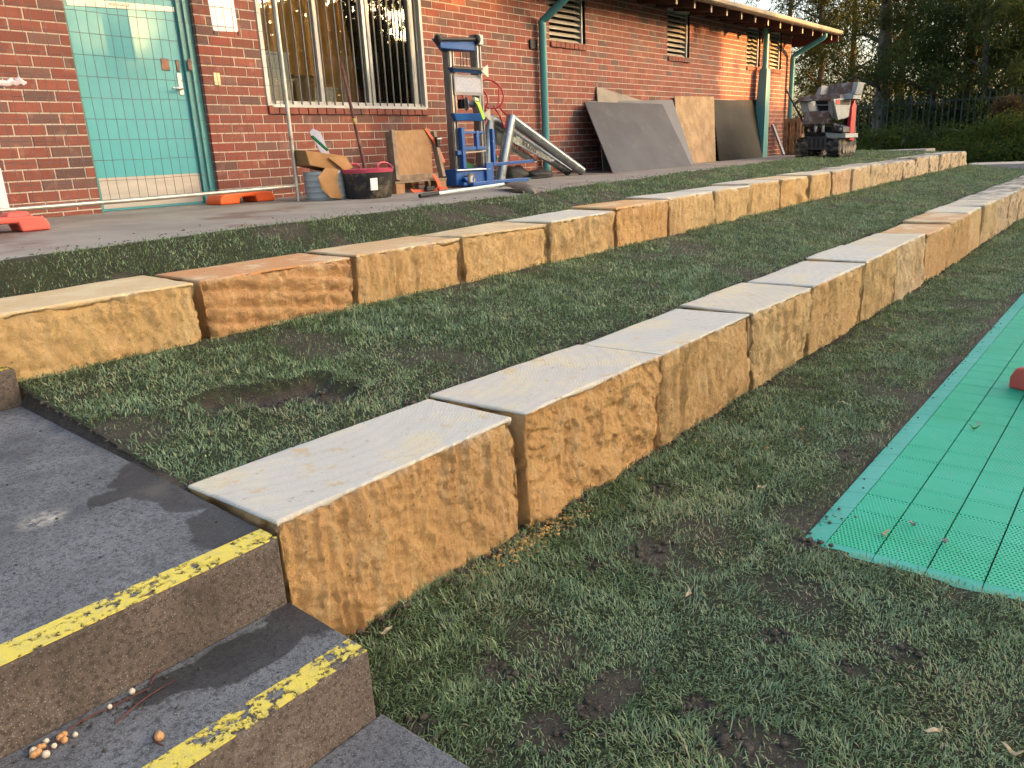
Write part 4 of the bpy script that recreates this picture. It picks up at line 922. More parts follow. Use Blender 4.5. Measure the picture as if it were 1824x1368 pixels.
# ---- temporary fence panel
FA = np.array([.385, -.70]); FB = np.array([-2.75, -.92])
fp = lambda s, z: np.array([FA[0]+(FB[0]-FA[0])*s, FA[1]+(FB[1]-FA[1])*s, z])
flen = float(np.linalg.norm(FB-FA))
tf = thing('temporary_fence', (-1, -.6, .04), 'steel mesh temporary fence panel standing before the teal door', 'fence')
MB().tube([fp(0, .035), fp(0, 2.12)], .019, 12).build('post', MAT_TUBE, tf, smooth=True)
MB().tube([fp(1, .035), fp(1, 2.12)], .019, 12).build('post', MAT_TUBE, tf, smooth=True)
MB().tube([fp(.004, .175), fp(.5, .165), fp(1, .165)], .017, 12).build('bottom_rail', MAT_TUBE, tf, smooth=True)
MB().tube([fp(.004, 2.10), fp(1, 2.10)], .017, 12).build('top_rail', MAT_TUBE, tf, smooth=True)
wm = MB(); n_ = int(flen/.078)
for i in range(1, n_):
    s = i/n_; pts = []
    for z in np.linspace(.17, 2.1, 15):
        kx = .012*(float(vnoise(np.array(i*.9), np.array(z*3.0)))-.5)*2*(1.6 if i % 5 == 2 else .6); q = fp(s, z); pts.append(q+np.array([kx, kx*.3-.004, 0]))
    wm.tube(pts, .0019, 4, cap=False)
for z in np.arange(.32, 2.1, .148):
    wm.tube([fp(s, z+.004*math.sin(s*40))+np.array([0, .0, 0]) for s in np.linspace(0, 1, 12)], .0019, 4, cap=False)
wm.build('wire_mesh', M('mesh_wire', S('6d6d70'), S('58585c'), 9, .5, .6), tf, kind='stuff')
def fence_foot(name, c, ang, mat, label, L=.60, Wd=.23, H=.125, hs=1.0):
    ca, sa = math.cos(ang), math.sin(ang); base = np.array(c, float)
    def w(u, v, z): return base+np.array([u*ca-v*sa, u*sa+v*ca, z*hs])
    t = thing(name, tuple(base), label, 'fence foot', 'plastic feet of the temporary fence')
    b = MB(); hL = L/2; prof = [(-hL, 0), (-.10, 0), (-.085, .055), (.085, .055), (.10, 0), (hL, 0), (hL, .045), (hL-.03, .085), (hL-.13, .098), (-hL+.13, .098), (-hL+.03, .085), (-hL, .045)]
    front = [w(u, -Wd/2, z) for u, z in prof]; d = w(0, Wd/2, 0)-w(0, -Wd/2, 0)
    b.prism(front, d); b.build('body', mat, t, bevel=.014, seg=3)
    for u0, u1 in ((-.19, -.035), (.035, .19)):
        p = MB(); p.hexa([w(u0, -.085, .094), w(u1, -.085, .094), w(u1, .085, .094), w(u0, .085, .094), w(u0+.02, -.065, H), w(u1-.02, -.065, H), w(u1-.02, .065, H), w(u0+.02, .065, H)]); p.build('pad', mat, t, bevel=.01, seg=3)
    p = w(hL-.085, -Wd/2+.035, .0); MB().lathe([(.028, 0), (.028, .004), (.0, .0045)], w(hL-.016, -.06, .062), 14, ax=w(1, 0, .35)-w(0, 0, 0)).build('cap', M('cream_cap', S('c9b49a'), S('b8a186'), 8, .6), t)
    return t
MAT_FO = M('orange_plastic', S('f0662c'), S('e05a24'), 3, .5); MAT_FP = M('faded_pink_plastic', S('c85a4e'), S('b84c42'), 3, .6, stain=S('a84840'), sscale=7, samt=(.56, .72))
pc = WY(428, 357, -.22); fence_foot('fence_foot', (pc[0], -.24, slab_z(-.24)), rad(4), MAT_FO, 'bright orange plastic fence foot beside the door frame', .62)
pc = onslab(20, 425); fence_foot('fence_foot', (-2.30, -1.10, slab_z(-1.10)), rad(-3), MAT_FP, 'faded pink plastic fence foot on the paving at the left edge', .55, .24, .125, 1.05)
pc = at(1862, 700, 2, ZC); fence_foot('fence_foot', (pc[0], pc[1]-.14, ZC), rad(62), MAT_FP, 'faded pink plastic fence foot on the green court', .60, .28, .125, 1.5)
# sheets on the fence
def sheet(name, pxs, y, label, mat=MAT_PAPER, cat='notice', t=.003):
    P = [WY(px, py, y) for px, py in pxs]; return MB().prism(P, (0, -t, 0)).build(name, mat, None, label=label, cat=cat)
no = sheet('notice', [(362, -45), (380, 55), (424, 57), (408, -45)], -.73, 'white sheet clipped to the fence between door and window')
for px, py in ((381, 57), (424, 59)):
    p = WY(px, py, -.735); MB().box((p[0]-.004, -.742, p[2]-.02), (p[0]+.004, -.732, p[2]+.012)).build('clip', MAT_BLK, no)
p = WY(401, 25, -.735); MB().lathe([(.028, 0), (.028, .0012)], (p[0], -.7335, p[2]), 16, ax=(0, -1, 0)).build('emblem', M('pale_emblem', S('dccabb'), S('e0d0c4'), 30, .7), no)
sheet('notice', [(-60, 285), (1, 300), (17, 371), (-60, 374)], -.90, 'white sheet hanging low on the fence at the left edge')
cr_ = MB(); p = WY(22, 147, -.88); rs = np.random.default_rng(5)
cr_.tube([p+np.array([x_, rs.normal(0, .006), rs.normal(0, .006)+x_*.12]) for x_ in np.linspace(-.10, .09, 9)], [.006, .02, .024, .02, .026, .022, .028, .02, .006], 7)
cr_.build('rag', M('pale_pink_rag', S('d8c4c8'), S('c4b0b6'), 30, .9), None, smooth=True, label='scrap of pale crumpled plastic caught on the fence mesh', cat='scrap')

# ---- metal drum with cardboard
y0 = -.80; a = WY(549, 350, y0); b = WY(612, 350, y0); r0 = (b[0]-a[0])/2*.92; cx_ = (a[0]+b[0])/2; zb = slab_z(y0)
H_ = WY(590, 304, y0-r0*.2)[2]-zb
dm = thing('metal_drum', (cx_, y0, zb), 'grey ribbed metal drum holding torn cardboard', 'drum')
prof = [(r0*.97, 0)]
for k_ in range(5): z_ = H_*(k_+.5)/5; prof += [(r0*.99, z_-.012), (r0*1.015, z_), (r0*.99, z_+.012)]
prof += [(r0, H_), (r0*.96, H_), (r0*.95, .03), (0, .03)]
MB().lathe(prof, (cx_, y0, zb), 28).build('shell', M('drum_zinc', S('a2abae'), S('8f989c'), 4, .5, .2, stain=S('9a8a6a'), sscale=5, samt=(.55, .7)), dm, smooth=True)
def card(name, pts, d, label):
    return MB().prism(pts, d).build(name, MAT_CARD, None, label=label, cat='cardboard', group='cardboard in the metal drum')
cc = np.array([cx_, y0, zb+H_])
cb = thing('cardboard_box', (cx_, y0, zb+H_-.02), 'torn brown cardboard box lying in the metal drum', 'box')
MB().hexa([cc+[-.24, -.12, .06], cc+[.12, -.15, -.02], cc+[.16, .14, -.02], cc+[-.2, .16, .06], cc+[-.27, -.12, .19], cc+[.15, -.15, .13], cc+[.17, .14, .15], cc+[-.22, .16, .21]]).build('carton', MAT_CARD, cb, bevel=.006)
MB().prism([cc+[-.05, -.152, .12], cc+[.15, -.157, .13], cc+[.20, -.19, .02], cc+[.11, -.185, -.01]], (0, -.005, 0)).build('flap', MAT_CARD, cb)
MB().prism([cc+[-.10, -.16, .03], cc+[.02, -.19, .01], cc+[-.03, -.22, -.12], cc+[.0, -.23, -.26], cc+[-.13, -.23, -.24], cc+[-.2, -.2, -.16], cc+[-.22, -.19, -.05]], (.0, -.005, .0)).build('torn_flap', MAT_CARD, cb)
MB().prism([cc+[.04, .02, .12], cc+[.12, .02, .14], cc+[.06, .06, .36], cc+[-.02, .06, .39], cc+[-.07, .06, .36]], (0, .008, 0)).build('foam_board', M('grey_foam_board', S('9496a6'), S('86889a'), 6, .8), None, label='grey broken board sticking out of the metal drum', cat='board')
gt = MB()
for k_ in range(10): q = cc+np.array([-.12+.014*k_, -.05-.003*k_, .31-.013*k_]); gt.lathe([(0, -.016), (.014, -.006), (.016, .006), (0, .016)], q, 6, ax=(.4, .3, 1))
gt.build('green_tinsel', M('green_foil', S('2d8a4e'), S('1d6a3a'), 40, .25, .6), None, label='strand of shiny green beads in the metal drum', cat='tinsel')

# ---- rubber tub with a tool
y0 = -1.08; a = WY(626, 356, y0); b = WY(690, 356, y0); cx_ = (a[0]+b[0])/2; zb = slab_z(y0); r0 = (b[0]-a[0])/2*.95; r1 = r0*1.14; H_ = WY(655, 300, y0)[2]-zb
tb_ = thing('rubber_tub', (cx_, y0, zb), 'dirty black rubber tub with pink rim and handles', 'tub')
MB().lathe([(r0*.96, 0), (r0, .01), (r0+(r1-r0)*.9, H_*.86), (r1, H_*.88), (r1*.97, H_*.87), (r0*.96, .03), (0, .03)], (cx_, y0, zb), 32).build('body', MAT_RUBBER, tb_, smooth=True)
MAT_PINK = M('pink_rubber', S('b8485e'), S('9c3c50'), 6, .6, stain=S('7a5a50'), sscale=9, samt=(.56, .7))
MB().lathe([(r1*1.0, H_*.86), (r1*1.04, H_*.98), (r1*1.0, H_), (r1*.96, H_*.98), (r1*.95, H_*.84)], (cx_, y0, zb), 32).build('rim', MAT_PINK, tb_, smooth=True)
for s_ in (-1, 1):
    c_ = np.array([cx_+.02, y0+s_*r1*.98, zb+H_*.97]); MB().tube(arc(c_, .095, 0, math.pi, 10, (1, 0, 0), (0, -s_*.35, .62)), .010, 7).build('handle', MAT_PINK, tb_, smooth=True)
p = WY(667, 328, y0-r1*.97); MB().hexa([p+[-.05, -.002, -.055], p+[.05, .012, -.055], p+[.05, .016, -.055], p+[-.05, .004, -.055], p+[-.052, -.008, .055], p+[.048, .006, .055], p+[.048, .010, .055], p+[-.052, -.004, .055]]).build('paper_label', MAT_PAPER, tb_)
q0 = np.array([cx_+.06, y0+.05, zb+.05]); q1 = WY(608, 114, -.03); d_ = q1-q0
tl = thing('long_handled_tool', tuple(q0), 'brown wooden tool handle standing in the tub and leaning on the window', 'tool')
MB().tube([q0+d_*s for s in (0, .3, .7, 1)], [.019, .018, .017, .015], 10).build('handle', M('dark_red_handle', S('5e3630'), S('4a2a26'), 8, .55, stain=S('7d6a58'), sscale=6), tl, smooth=True)
MB().tube([q0+d_*.50, q0+d_*.545], .0195, 10).build('tape_band', M('yellow_band', S('b09a4a'), S('8a7a40'), 20, .6), tl, smooth=True)

# ---- timber prop: pallet base, leaning ply and braces
y0 = -.92; zb = slab_z(y0)
X0_ = WY(706, 350, y0)[0]; X1_ = WY(788, 344, y0)[0]; zt = WY(730, 233, y0+.18)[2]
pr = thing('timber_prop', ((X0_+X1_)/2, y0, zb), 'small timber frame with leaning plywood panel on a pallet base', 'frame')
for xa in (X0_-.02, X1_-.08): MB().box((xa, y0-.03, zb), (xa+.12, y0+.09, zb+.10)).build('pallet_block', MAT_PALLET, pr, bevel=.003)
for xa in (X0_-.02, X1_-.08): MB().box((xa, y0+.40, zb), (xa+.12, y0+.50, zb+.10)).build('pallet_block', MAT_PALLET, pr, bevel=.003)
MB().box((X0_-.03, y0-.035, zb+.102), (X1_+.05, y0+.10, zb+.122)).build('deck_board', MAT_TIMBER, pr, bevel=.002)
MB().box((X0_-.03, y0+.14, zb+.102), (X1_+.05, y0+.28, zb+.122)).build('deck_board', MAT_TIMBER, pr, bevel=.002)
MB().box((X0_+.03, y0+.0, zb+.123), (X1_-.04, y0+.03, zb+.18)).build('cleat', MAT_TIMBER, pr, bevel=.002)
yt = y0+.25
PX0, PX1 = WY(701, 233, yt)[0], WY(764, 232, yt)[0]
MB().hexa([(X0_+.06, y0+.035, zb+.125), (X1_-.09, y0+.035, zb+.125), (X1_-.09, y0+.055, zb+.125), (X0_+.06, y0+.055, zb+.125), (PX0, yt-.02, zt), (PX1, yt-.02, zt+.02), (PX1, yt, zt+.02), (PX0, yt, zt)]).build('panel', MAT_PLY, pr, bevel=.002)
MB().bar((X0_+.02, y0-.0, zb+.125), (PX0-.06, yt-.03, zt-.0), .045, .07, (0, -1, .5)).build('brace', MAT_TIMBER, pr, bevel=.002)
MB().bar((X1_+.02, y0-.0, zb+.125), (PX1+.03, yt-.03, zt-.02), .045, .07, (0, -1, .5)).build('brace', MAT_TIMBER, pr, bevel=.002)
MB().box((PX0-.06, yt+.01, zb), (PX0+.02, yt+.07, zt)).build('rear_upright', MAT_TIMBER, pr, bevel=.002)
MB().box((PX1-.06, yt+.01, zb), (PX1+.02, yt+.07, zt)).build('rear_upright', MAT_TIMBER, pr, bevel=.002)
# ratchet strap over the panel and loose on the paving
sp = thing('ratchet_strap', (X1_, y0-.1, zb), 'orange ratchet strap hung on the timber frame', 'strap', 'orange ratchet straps')
u0 = np.array([PX1-.08, yt-.03, zt+.02])
stp = MB()
for a_, b_ in zip([u0, u0+[.04, -.05, -.10], u0+[.07, -.10, -.2], u0+[.08, -.17, -.36]][:-1], [u0+[.04, -.05, -.10], u0+[.07, -.10, -.2], u0+[.08, -.17, -.36]]): stp.bar(a_, b_, .038, .004, (0, -1, .3))
stp.build('webbing', MAT_ORANGE, sp)
q = u0+[.075, -.10, -.14]; MB().box(q-[.03, .02, .06], q+[.02, .02, .05]).build('ratchet', MAT_BLK, sp, bevel=.008); MB().tube([q+[-.035, -.025, .03], q+[.035, -.025, .03]], .008, 8).build('buckle', MAT_STAIN, sp, smooth=True)
s2 = thing('ratchet_strap', (X1_-.2, y0-.12, zb), 'orange ratchet strap lying tangled in front of the timber frame', 'strap', 'orange ratchet straps')
w2 = MB(); q = np.array([X1_-.16, y0-.10, zb+.004]); pth = [q+[.0, .06, .16], q+[.0, .0, .09], q+[-.03, -.05, .03], q+[-.06, -.04, .006], q+[-.14, .02, .004], q+[-.30, .05, .004], q+[-.38, .02, .02]]
for a_, b_ in zip(pth[:-1], pth[1:]): w2.bar(a_, b_, .045, .006, (0, -1, 1))
w2.build('webbing', MAT_ORANGE, s2); MB().box(q+[-.20, -.03, .0], q+[-.08, .02, .045]).build('ratchet', MAT_BLK, s2, bevel=.008); MB().bar(q+[-.06, -.06, .012], q+[.03, -.09, .02], .05, .02).build('hook', MAT_ORANGE, s2)

# ---- blue material lift
y0 = -.78; zb = slab_z(y0)
def L_(px, py, dy=0.0): return WY(px, py, y0+dy)
lf = thing('material_lift', (L_(830, 330)[0], y0, zb), 'blue and aluminium winch material lift standing against the wall', 'lift')
xl = (L_(803, 130)[0]+L_(810, 280)[0])/2; xr_ = (L_(852, 130)[0]+L_(857, 280)[0])/2; ztop = L_(845, 64)[2]
for xc in (xl, xr_):
    mst = MB().box((xc-.045, y0-.03, zb+.10), (xc+.045, y0+.06, ztop-.06 if xc == xl else ztop)).build('mast', MAT_ALU, lf, bevel=.004)
    for dx_ in (-.026, .026): MB().box((xc+dx_-.010, y0-.042, zb+.12), (xc+dx_+.010, y0-.0305, ztop-.09)).build('rib', MAT_ALU, mst, bevel=.002)
zA = L_(800, 72)[2]; xa, xb = L_(768, 75)[0], L_(835, 68)[0]
MB().tube([(xa, y0-.10, zA-.02), (xb, y0-.12, zA+.02)], .02, 12).build('roller', MAT_BLK, lf, smooth=True)
for xx, zz, yy in ((xa, zA-.02, y0-.10), (xb, zA+.02, y0-.12)): MB().lathe([(.0, -.02), (.045, -.02), (.05, -.012), (.05, .012), (.045, .02), (.02, .022), (0, .022)], (xx, yy, zz), 18, ax=(1, -.25, 0)).build('wheel', MAT_RUBBER, lf, smooth=True)
MB().hexa([(xa+.05, y0-.09, zA-.10), (xb-.02, y0-.10, zA-.10), (xb-.02, y0+.02, zA-.10), (xa+.16, y0+.02, zA-.12), (xa+.02, y0-.10, zA-.0), (xb-.02, y0-.11, zA+.02), (xb-.02, y0+.02, zA+.02), (xa+.02, y0+.02, zA-.0)]).build('head_plate', MAT_BLUE, lf, bevel=.006)
MB().box((xr_-.06, y0-.07, ztop-.10), (xr_+.055, y0+.05, ztop+.01)).build('head_block', MAT_ALU, lf, bevel=.006)
xm = (xl+xr_)/2
cbm = MB()
for dx_ in (-.06, -.02, .03): cbm.tube([(xm+dx_, y0-.02, zA-.08), (xm+dx_*1.2, y0-.02, L_(830, 130)[2])], .0035, 5)
cbm.build('cable', MAT_BLK, lf)
def cross(py0, py1, name, mat):
    za, zc = L_(825, py0)[2], L_(825, py1)[2]; xA = L_(790 if py0 < 160 else 795, py0)[0]
    o = MB().hexa([(xl-.04, y0-.085, zc), (xr_+.0, y0-.085, zc), (xr_+.0, y0-.045, zc), (xl-.04, y0-.045, zc), (xA, y0-.12, za), (xr_+.0, y0-.12, za), (xr_+.0, y0-.045, za), (xA, y0-.045, za)]).build(name, mat, lf, bevel=.004)
    MB().prism([(xr_-.09, y0-.125, za-.01), (xr_+.045, y0-.125, za+.055), (xr_+.05, y0-.125, za-.075), (xr_+.02, y0-.125, za-.075)], (0, .008, 0)).build('gusset', MAT_ALU, o); return o
cross(124, 131, 'cross_member', MAT_BLUE); cross(203, 216, 'cross_member', MAT_BLUE)
MB().box((xl-.10, y0-.135, L_(825, 126)[2]), (xr_-.06, y0-.122, L_(825, 122)[2])).build('rubber_strip', MAT_BLK, lf)
def mat_instr():
    k = N('printed_instruction_sheet'); x_, y_, z_ = k.sep(); w_ = k.n('TexWave', wave_type='BANDS', bands_direction='Z'); w_.inputs['Scale'].default_value = 26; w_.inputs['Distortion'].default_value = 0
    k.l(k.P(), w_.inputs['Vector']); n = k.noise(60, 2, .5, k.vec((3, 1, 1)))
    m = k.math('MULTIPLY', k.ramp(w_.outputs['Fac'], .5, .6), k.ramp(n, .45, .52)); k.col(k.mix(k.math('MULTIPLY', m, .6), S('9a9fb2'), S('3a3f50'))).rough(.5); return k.m
sg = [L_(808, 133), L_(847, 131), L_(848, 166), L_(810, 170)]
sgn = MB().hexa([(xl-.005, y0-.056, sg[2][2]-.03), (xr_-.005, y0-.056, sg[2][2]-.03), (xr_-.005, y0-.046, sg[2][2]-.03), (xl-.005, y0-.046, sg[2][2]-.03), (xl-.005, y0-.056, sg[0][2]), (xr_-.005, y0-.056, sg[0][2]), (xr_-.005, y0-.046, sg[0][2]), (xl-.005, y0-.046, sg[0][2])]).build('sign_plate', M('sign_grey', S('7c7f88'), S('6c6f78'), 6, .5), lf)
MB().box((xl+.01, y0-.0585, sg[2][2]+.005), (xr_-.02, y0-.0565, sg[0][2]-.03)).build('instruction_sheet', mat_instr(), sgn)
wc = L_(826, 186); 
wd = MB().lathe([(.0, -.05), (.075, -.05), (.075, -.04), (.03, -.035), (.03, .035), (.075, .04), (.075, .05), (0, .05)], (wc[0], y0-.10, wc[2]), 22, ax=(.85, -.5, 0)).build('winch_drum', MAT_ALU, lf, smooth=True)
MB().box((wc[0]-.10, y0-.06, wc[2]-.05), (wc[0]-.05, y0-.0, wc[2]+.05)).build('gearbox', MAT_BLACKST, lf, bevel=.006)
gs = MB(); q = np.array([wc[0]-.01, y0-.19, wc[2]+.03]); gp_ = [q, q+[.03, -.01, -.03], q+[.08, -.01, -.12], q+[.12, -.005, -.20]]
for a_, b_ in zip(gp_[:-1], gp_[1:]): gs.bar(a_, b_, .05, .004, (0, -1, .2))
gs.build('handle_grip', M('lime_strap', S('9cc83c'), S('86b030'), 9, .6), lf); MB().tube([q+[-.03, .0, .015], q+[.03, 0, .0]], .022, 10).build('winch_handle', M('pale_grip', S('c8d0a8'), S('b4bc94'), 9, .6), lf, smooth=True)
# carriage and forks
fz = lambda py: L_(825, py)[2]
cg = MB(); cg.box((xl+.02, y0-.10, fz(300)), (xl+.07, y0-.05, fz(228))); cg.box((xm+.04, y0-.10, fz(268)), (xm+.09, y0-.05, fz(234))); cg.box((xl+.07, y0-.09, fz(239)), (xr_-.04, y0-.06, fz(235))); cg.box((xl+.07, y0-.09, fz(268)), (xr_-.04, y0-.06, fz(262))); cg.box((xl-.05, y0-.085, fz(276)), (xl+.02, y0-.05, fz(268)))
cg.build('carriage', MAT_BLUE, lf, bevel=.004)
MB().bar((xl-.05, y0-.04, fz(273)), (xr_+.02, y0-.04, fz(270)), .02, .02).build('carriage_rod', MAT_STAIN, lf)
fk = MB(); fx_ = xr_+.10; fk.box((fx_-.02, y0-.11, fz(298)), (fx_+.025, y0-.06, L_(866, 230)[2])); q0_, q1_ = np.array([fx_-.02, y0-.085, fz(296)]), np.array([L_(925, 287)[0]-.02, y0-.22, L_(925, 288, -.2)[2]]); fk.bar(q0_, q1_, .05, .035)
fk.build('fork', MAT_BLUE, lf, bevel=.004)
MB().box((xl-.10, y0-.09, zb+.02), (xr_+.05, y0+.12, zb+.20)).build('base_box', MAT_BLUE, lf, bevel=.01)
MB().box((xr_-.07, y0-.12, zb+.05), (xr_+.06, y0-.09, zb+.25)).build('base_plate', MAT_BLUE, lf, bevel=.004)
wp_ = L_(838, 322, -.14); wh = MB().lathe([(0, -.02), (.045, -.022), (.05, -.014), (.05, .014), (.045, .022), (0, .02)], (wp_[0], y0-.15, zb+.076), 24, ax=(.15, -1, 0)).build('wheel_hub', M('grey_wheel', S('b4b2ac'), S('9c9a94'), 6, .6), lf, smooth=True)
MB().lathe([(.05, -.02), (.068, -.021), (.075, -.012), (.075, .012), (.068, .021), (.05, .02)], (wp_[0], y0-.15, zb+.076), 24, ax=(.15, -1, 0)).build('tyre', M('grey_tyre', S('6e6c68'), S('5c5a56'), 6, .8), lf, smooth=True)
MB().tube([(xl-.1, y0-.10, zb+.185), (xr_+.0, y0-.11, zb+.18)], .011, 8).build('axle_rod', MAT_STAIN, lf, smooth=True)
for s_ in (0, 1): MB().box((xl-.06+s_*.05, y0-.16-s_*.10, zb+.01), (xr_+.55, y0-.11-s_*.10, zb+.05)).build('leg', MAT_BLUE, lf, bevel=.005)
MB().prism([(xl-.06, y0-.17, zb+.10), (xl+.12, y0-.17, zb+.115), (xl+.10, y0-.17, zb+.04), (xl+.02, y0-.17, zb+.03)], (0, .05, 0)).build('outrigger', MAT_BLUE, lf, bevel=.004)

# ---- galvanised goal brackets with mirrored lettering
MAT_PRINT = M('black_print', S('26262a'), S('1c1c20'), 20, .6)
def bracket(y0, foot, top, end, plate, label, red=False):
    F, T, E_ = (WY(*q, y0) for q in (foot, top, end)); zb = slab_z(y0); F[2] = zb+.0
    t = thing('goal_bracket', (F[0], y0, zb), label, 'steel bracket', 'galvanised goal brackets')
    MB().tube([F, T+(T-F)*.012], .064, 16).build('post', MAT_GALV, t, smooth=True)
    E_[2] = max(E_[2], zb+.055)
    MB().tube([T-[.0, 0, .03], E_], .064, 16).build('strut', MAT_GALV, t, smooth=True)
    PL = [WY(*q, y0) for q in plate]; pl_ = MB().prism(PL, (0, .006, 0)).build('plate', MAT_GALV, t)
    rim = MB(); rim.tube([p-np.array([0, .001, 0]) for p in PL], .008, 6, closed=True); rim.build('plate_rim', MAT_GALV, pl_, smooth=True)
    return t, pl_, PL
gb, gpl, GP = bracket(-.62, (890, 326), (911, 208), (1036, 312), [(909, 232), (978, 279), (987, 283), (984, 288), (974, 286), (905, 249)], 'front galvanised steel bracket with black mirrored lettering')
gb2, gpl2, GP2 = bracket(-.46, (866, 322), (873, 208), (1012, 317), [(880, 222), (950, 282), (957, 288), (950, 290), (877, 253)], 'rear galvanised steel bracket with red mirrored lettering', True)
d1 = nrm(GP[1]-GP[0]); ctr = WY(943, 262, -.64); nup = nrm(np.array([-d1[2], 0, d1[0]]))
text('TRULINE', .085, MAT_PRINT, 'lettering', gpl, (ctr[0]+.02, -.6225, ctr[2]), -d1, nup, .0012)
am = [(-.5, .05), (-.47, .22), (-.30, .30), (-.2, .45), (-.05, .50), (0, .38), (.12, .33), (.2, .5), (.30, .25), (.48, .0), (.5, -.2), (.38, -.42), (.2, -.45), (.05, -.3), (-.15, -.22), (-.42, -.30)]
cm_ = WY(916, 240, -.62); MB().prism([np.array([cm_[0], -.6245, cm_[2]])-d1*u*.085+nup*v*.08 for u, v in am], (0, .002, 0)).build('map_emblem', MAT_PRINT, gpl)
d2 = nrm(GP2[1]-GP2[0]); c2_ = WY(925, 264, -.46); text('TRULINE', .085, MAT_RED, 'lettering', gpl2, (c2_[0], -.4625, c2_[2]), -d2, nrm(np.array([-d2[2], 0, d2[0]])), .0012)
# red hoops hung on the brackets
MAT_HOOP = M('red_enamel', S('a8202c'), S('8c1a26'), 9, .35)
def hoop(c, tilt, r, feet, label):
    t = thing('goal_ring', tuple(feet[0]), label, 'goal ring', 'red goal rings')
    c = np.array(c); ux_ = nrm(tilt[0]); uy_ = nrm(tilt[1])
    MB().tube([c+ux_*r*math.cos(a_)+uy_*r*math.sin(a_) for a_ in np.linspace(0, 2*math.pi, 28, endpoint=False)], .011, 8, closed=True).build('ring', MAT_HOOP, t, smooth=True)
    b = MB()
    for k_, f_ in enumerate(feet): b.tube([c+uy_*-r*.8+ux_*r*(.6 if k_ % 2 else .2), (np.array(f_)+c+uy_*-r)/2+np.array([.05, 0, .02]), np.array(f_)], .009, 7)
    b.tube([np.array(feet[0]), np.array(feet[-1])], .009, 7); b.tube([c+ux_*r*.75+uy_*r*.6, c+uy_*-r*1.0+ux_*r*.5], .009, 7)
    b.build('bracket_rods', MAT_HOOP, t, smooth=True); return t
hoop(WY(872, 168, -.58), ((.62, -.6, -.1), (.15, .2, 1)), .17, [WY(898, 228, -.60), WY(906, 208, -.62)], 'red metal goal ring leaning above the front bracket')
hoop(WY(846, 172, -.50), ((.62, -.6, -.1), (.0, .3, 1)), .15, [WY(864, 222, -.50), WY(868, 208, -.48)], 'red metal goal ring partly behind the aluminium mast')

# ---- shovel, bags, scraps
sv0 = onslab(748, 354); sv1 = onslab(905, 333); sv0[2] = slab_z(sv0[1])+.025; 
sv1 = WY(905, 327, sv1[1]-.25); bl = onslab(952, 346)
shv = thing('shovel', (sv0[0], sv0[1], slab_z(sv0[1])), 'long handled shovel with white shaft lying on the paving', 'shovel')
ax_ = nrm(sv1-sv0); MB().tube([sv0, sv0+ax_*.26], .019, 10).build('grip', MAT_BLK, shv, smooth=True); MB().tube([sv0+ax_*.26, sv1], .016, 10).build('shaft', M('white_green_shaft', S('cfe0dc'), S('bcd0cc'), 5, .4), shv, smooth=True)
bd = np.array([bl[0], bl[1], slab_z(bl[1])+.01])-sv1; sd = nrm(np.cross(bd, [0, 0, 1])); bm = MB(); rows = []
for s in np.linspace(0, 1, 7):
    wv = .11*(1-(max(0, s-.55)/.45)**2*.95); hh = .055*math.sin(s*math.pi)+.0
    rows.append([sv1+bd*s+sd*wv*u+np.array([0, 0, hh-.035*(u*u)]) for u in (-1, -.5, 0, .5, 1)])
base_i = 0; Vb = [p for r in rows for p in r]; Fb = []
for i in range(6):
    for j in range(4): Fb.append((i*5+j, i*5+j+1, i*5+j+6, i*5+j+5))
bm.add(Vb, Fb); blade = bm.build('blade', M('worn_shovel_steel', S('8a8274'), S('4e463c'), 6, .5, .5), shv, smooth='all'); so = blade.modifiers.new('s', 'SOLIDIFY'); so.thickness = .004
MB().tube([sv1-ax_*.07, sv1+nrm(bd)*.05], .021, 10).build('socket', MAT_BLACKST, shv, smooth=True)
def lump(name, c, rx, ry, rz, mat, label, cat, seed):
    n1, n2 = 24, 12; V = []; F = []
    for i in range(n2+1):
        ph = math.pi*i/n2
        for j in range(n1): th = 2*math.pi*j/n1; V.append((math.sin(ph)*math.cos(th), math.sin(ph)*math.sin(th), math.cos(ph)))
    V = np.array(V); d = 1+.55*(fbm(V[:, 0]*2+seed, V[:, 1]*2, V[:, 2]*2)-.5)+.25*(fbm(V[:, 0]*6+seed, V[:, 1]*6, V[:, 2]*6)-.5)
    P = V*d[:, None]*[rx, ry, rz]; P[:, 2] = np.maximum(P[:, 2], -rz*.45)+rz*.45; P = P+np.array(c)
    for i in range(n2):
        for j in range(n1): k_ = (j+1) % n1; F.append((i*n1+j, (i+1)*n1+j, (i+1)*n1+k_, i*n1+k_))
    m = MB(); m.add(P, F); return m.build(name, mat, None, smooth='all', label=label, cat=cat)
MAT_BAG = M('black_fabric', S('25262a'), S('18191c'), 14, .7, bump=.5, bscale=30)
c_ = WY(920, 322, -.40); lump('bag', (c_[0], -.36, slab_z(-.36)), .24, .16, .12, MAT_BAG, 'black bag slumped on the paving behind the steel brackets', 'bag', 3)
c_ = WY(960, 326, -.50); lump('bag', (c_[0], -.50, slab_z(-.5)), .26, .14, .075, MAT_BAG, 'flat dark fabric bag lying beside the teal downpipe', 'bag', 8)
q = WY(853, 285, -.4); MB().bar(q+[-.02, 0, -.05], q+[.25, -.06, .05], .12, .05, (.3, -1, .3)).build('green_brush', M('green_bristle', S('1f6a44'), S('15522f'), 60, .9, bump=1, bscale=200), None, label='green bristle pad tucked behind the lift', cat='brush', bevel=.008)
q = WY(835, 300, -.35); MB().bar(q+[-.25, 0, .06], q+[.08, 0, -.04], .16, .05, (.2, -1, .3)).build('green_brush', _mc['green_bristle'], None, label='green bristle pad behind the lift mast near the ground', cat='brush', bevel=.008)
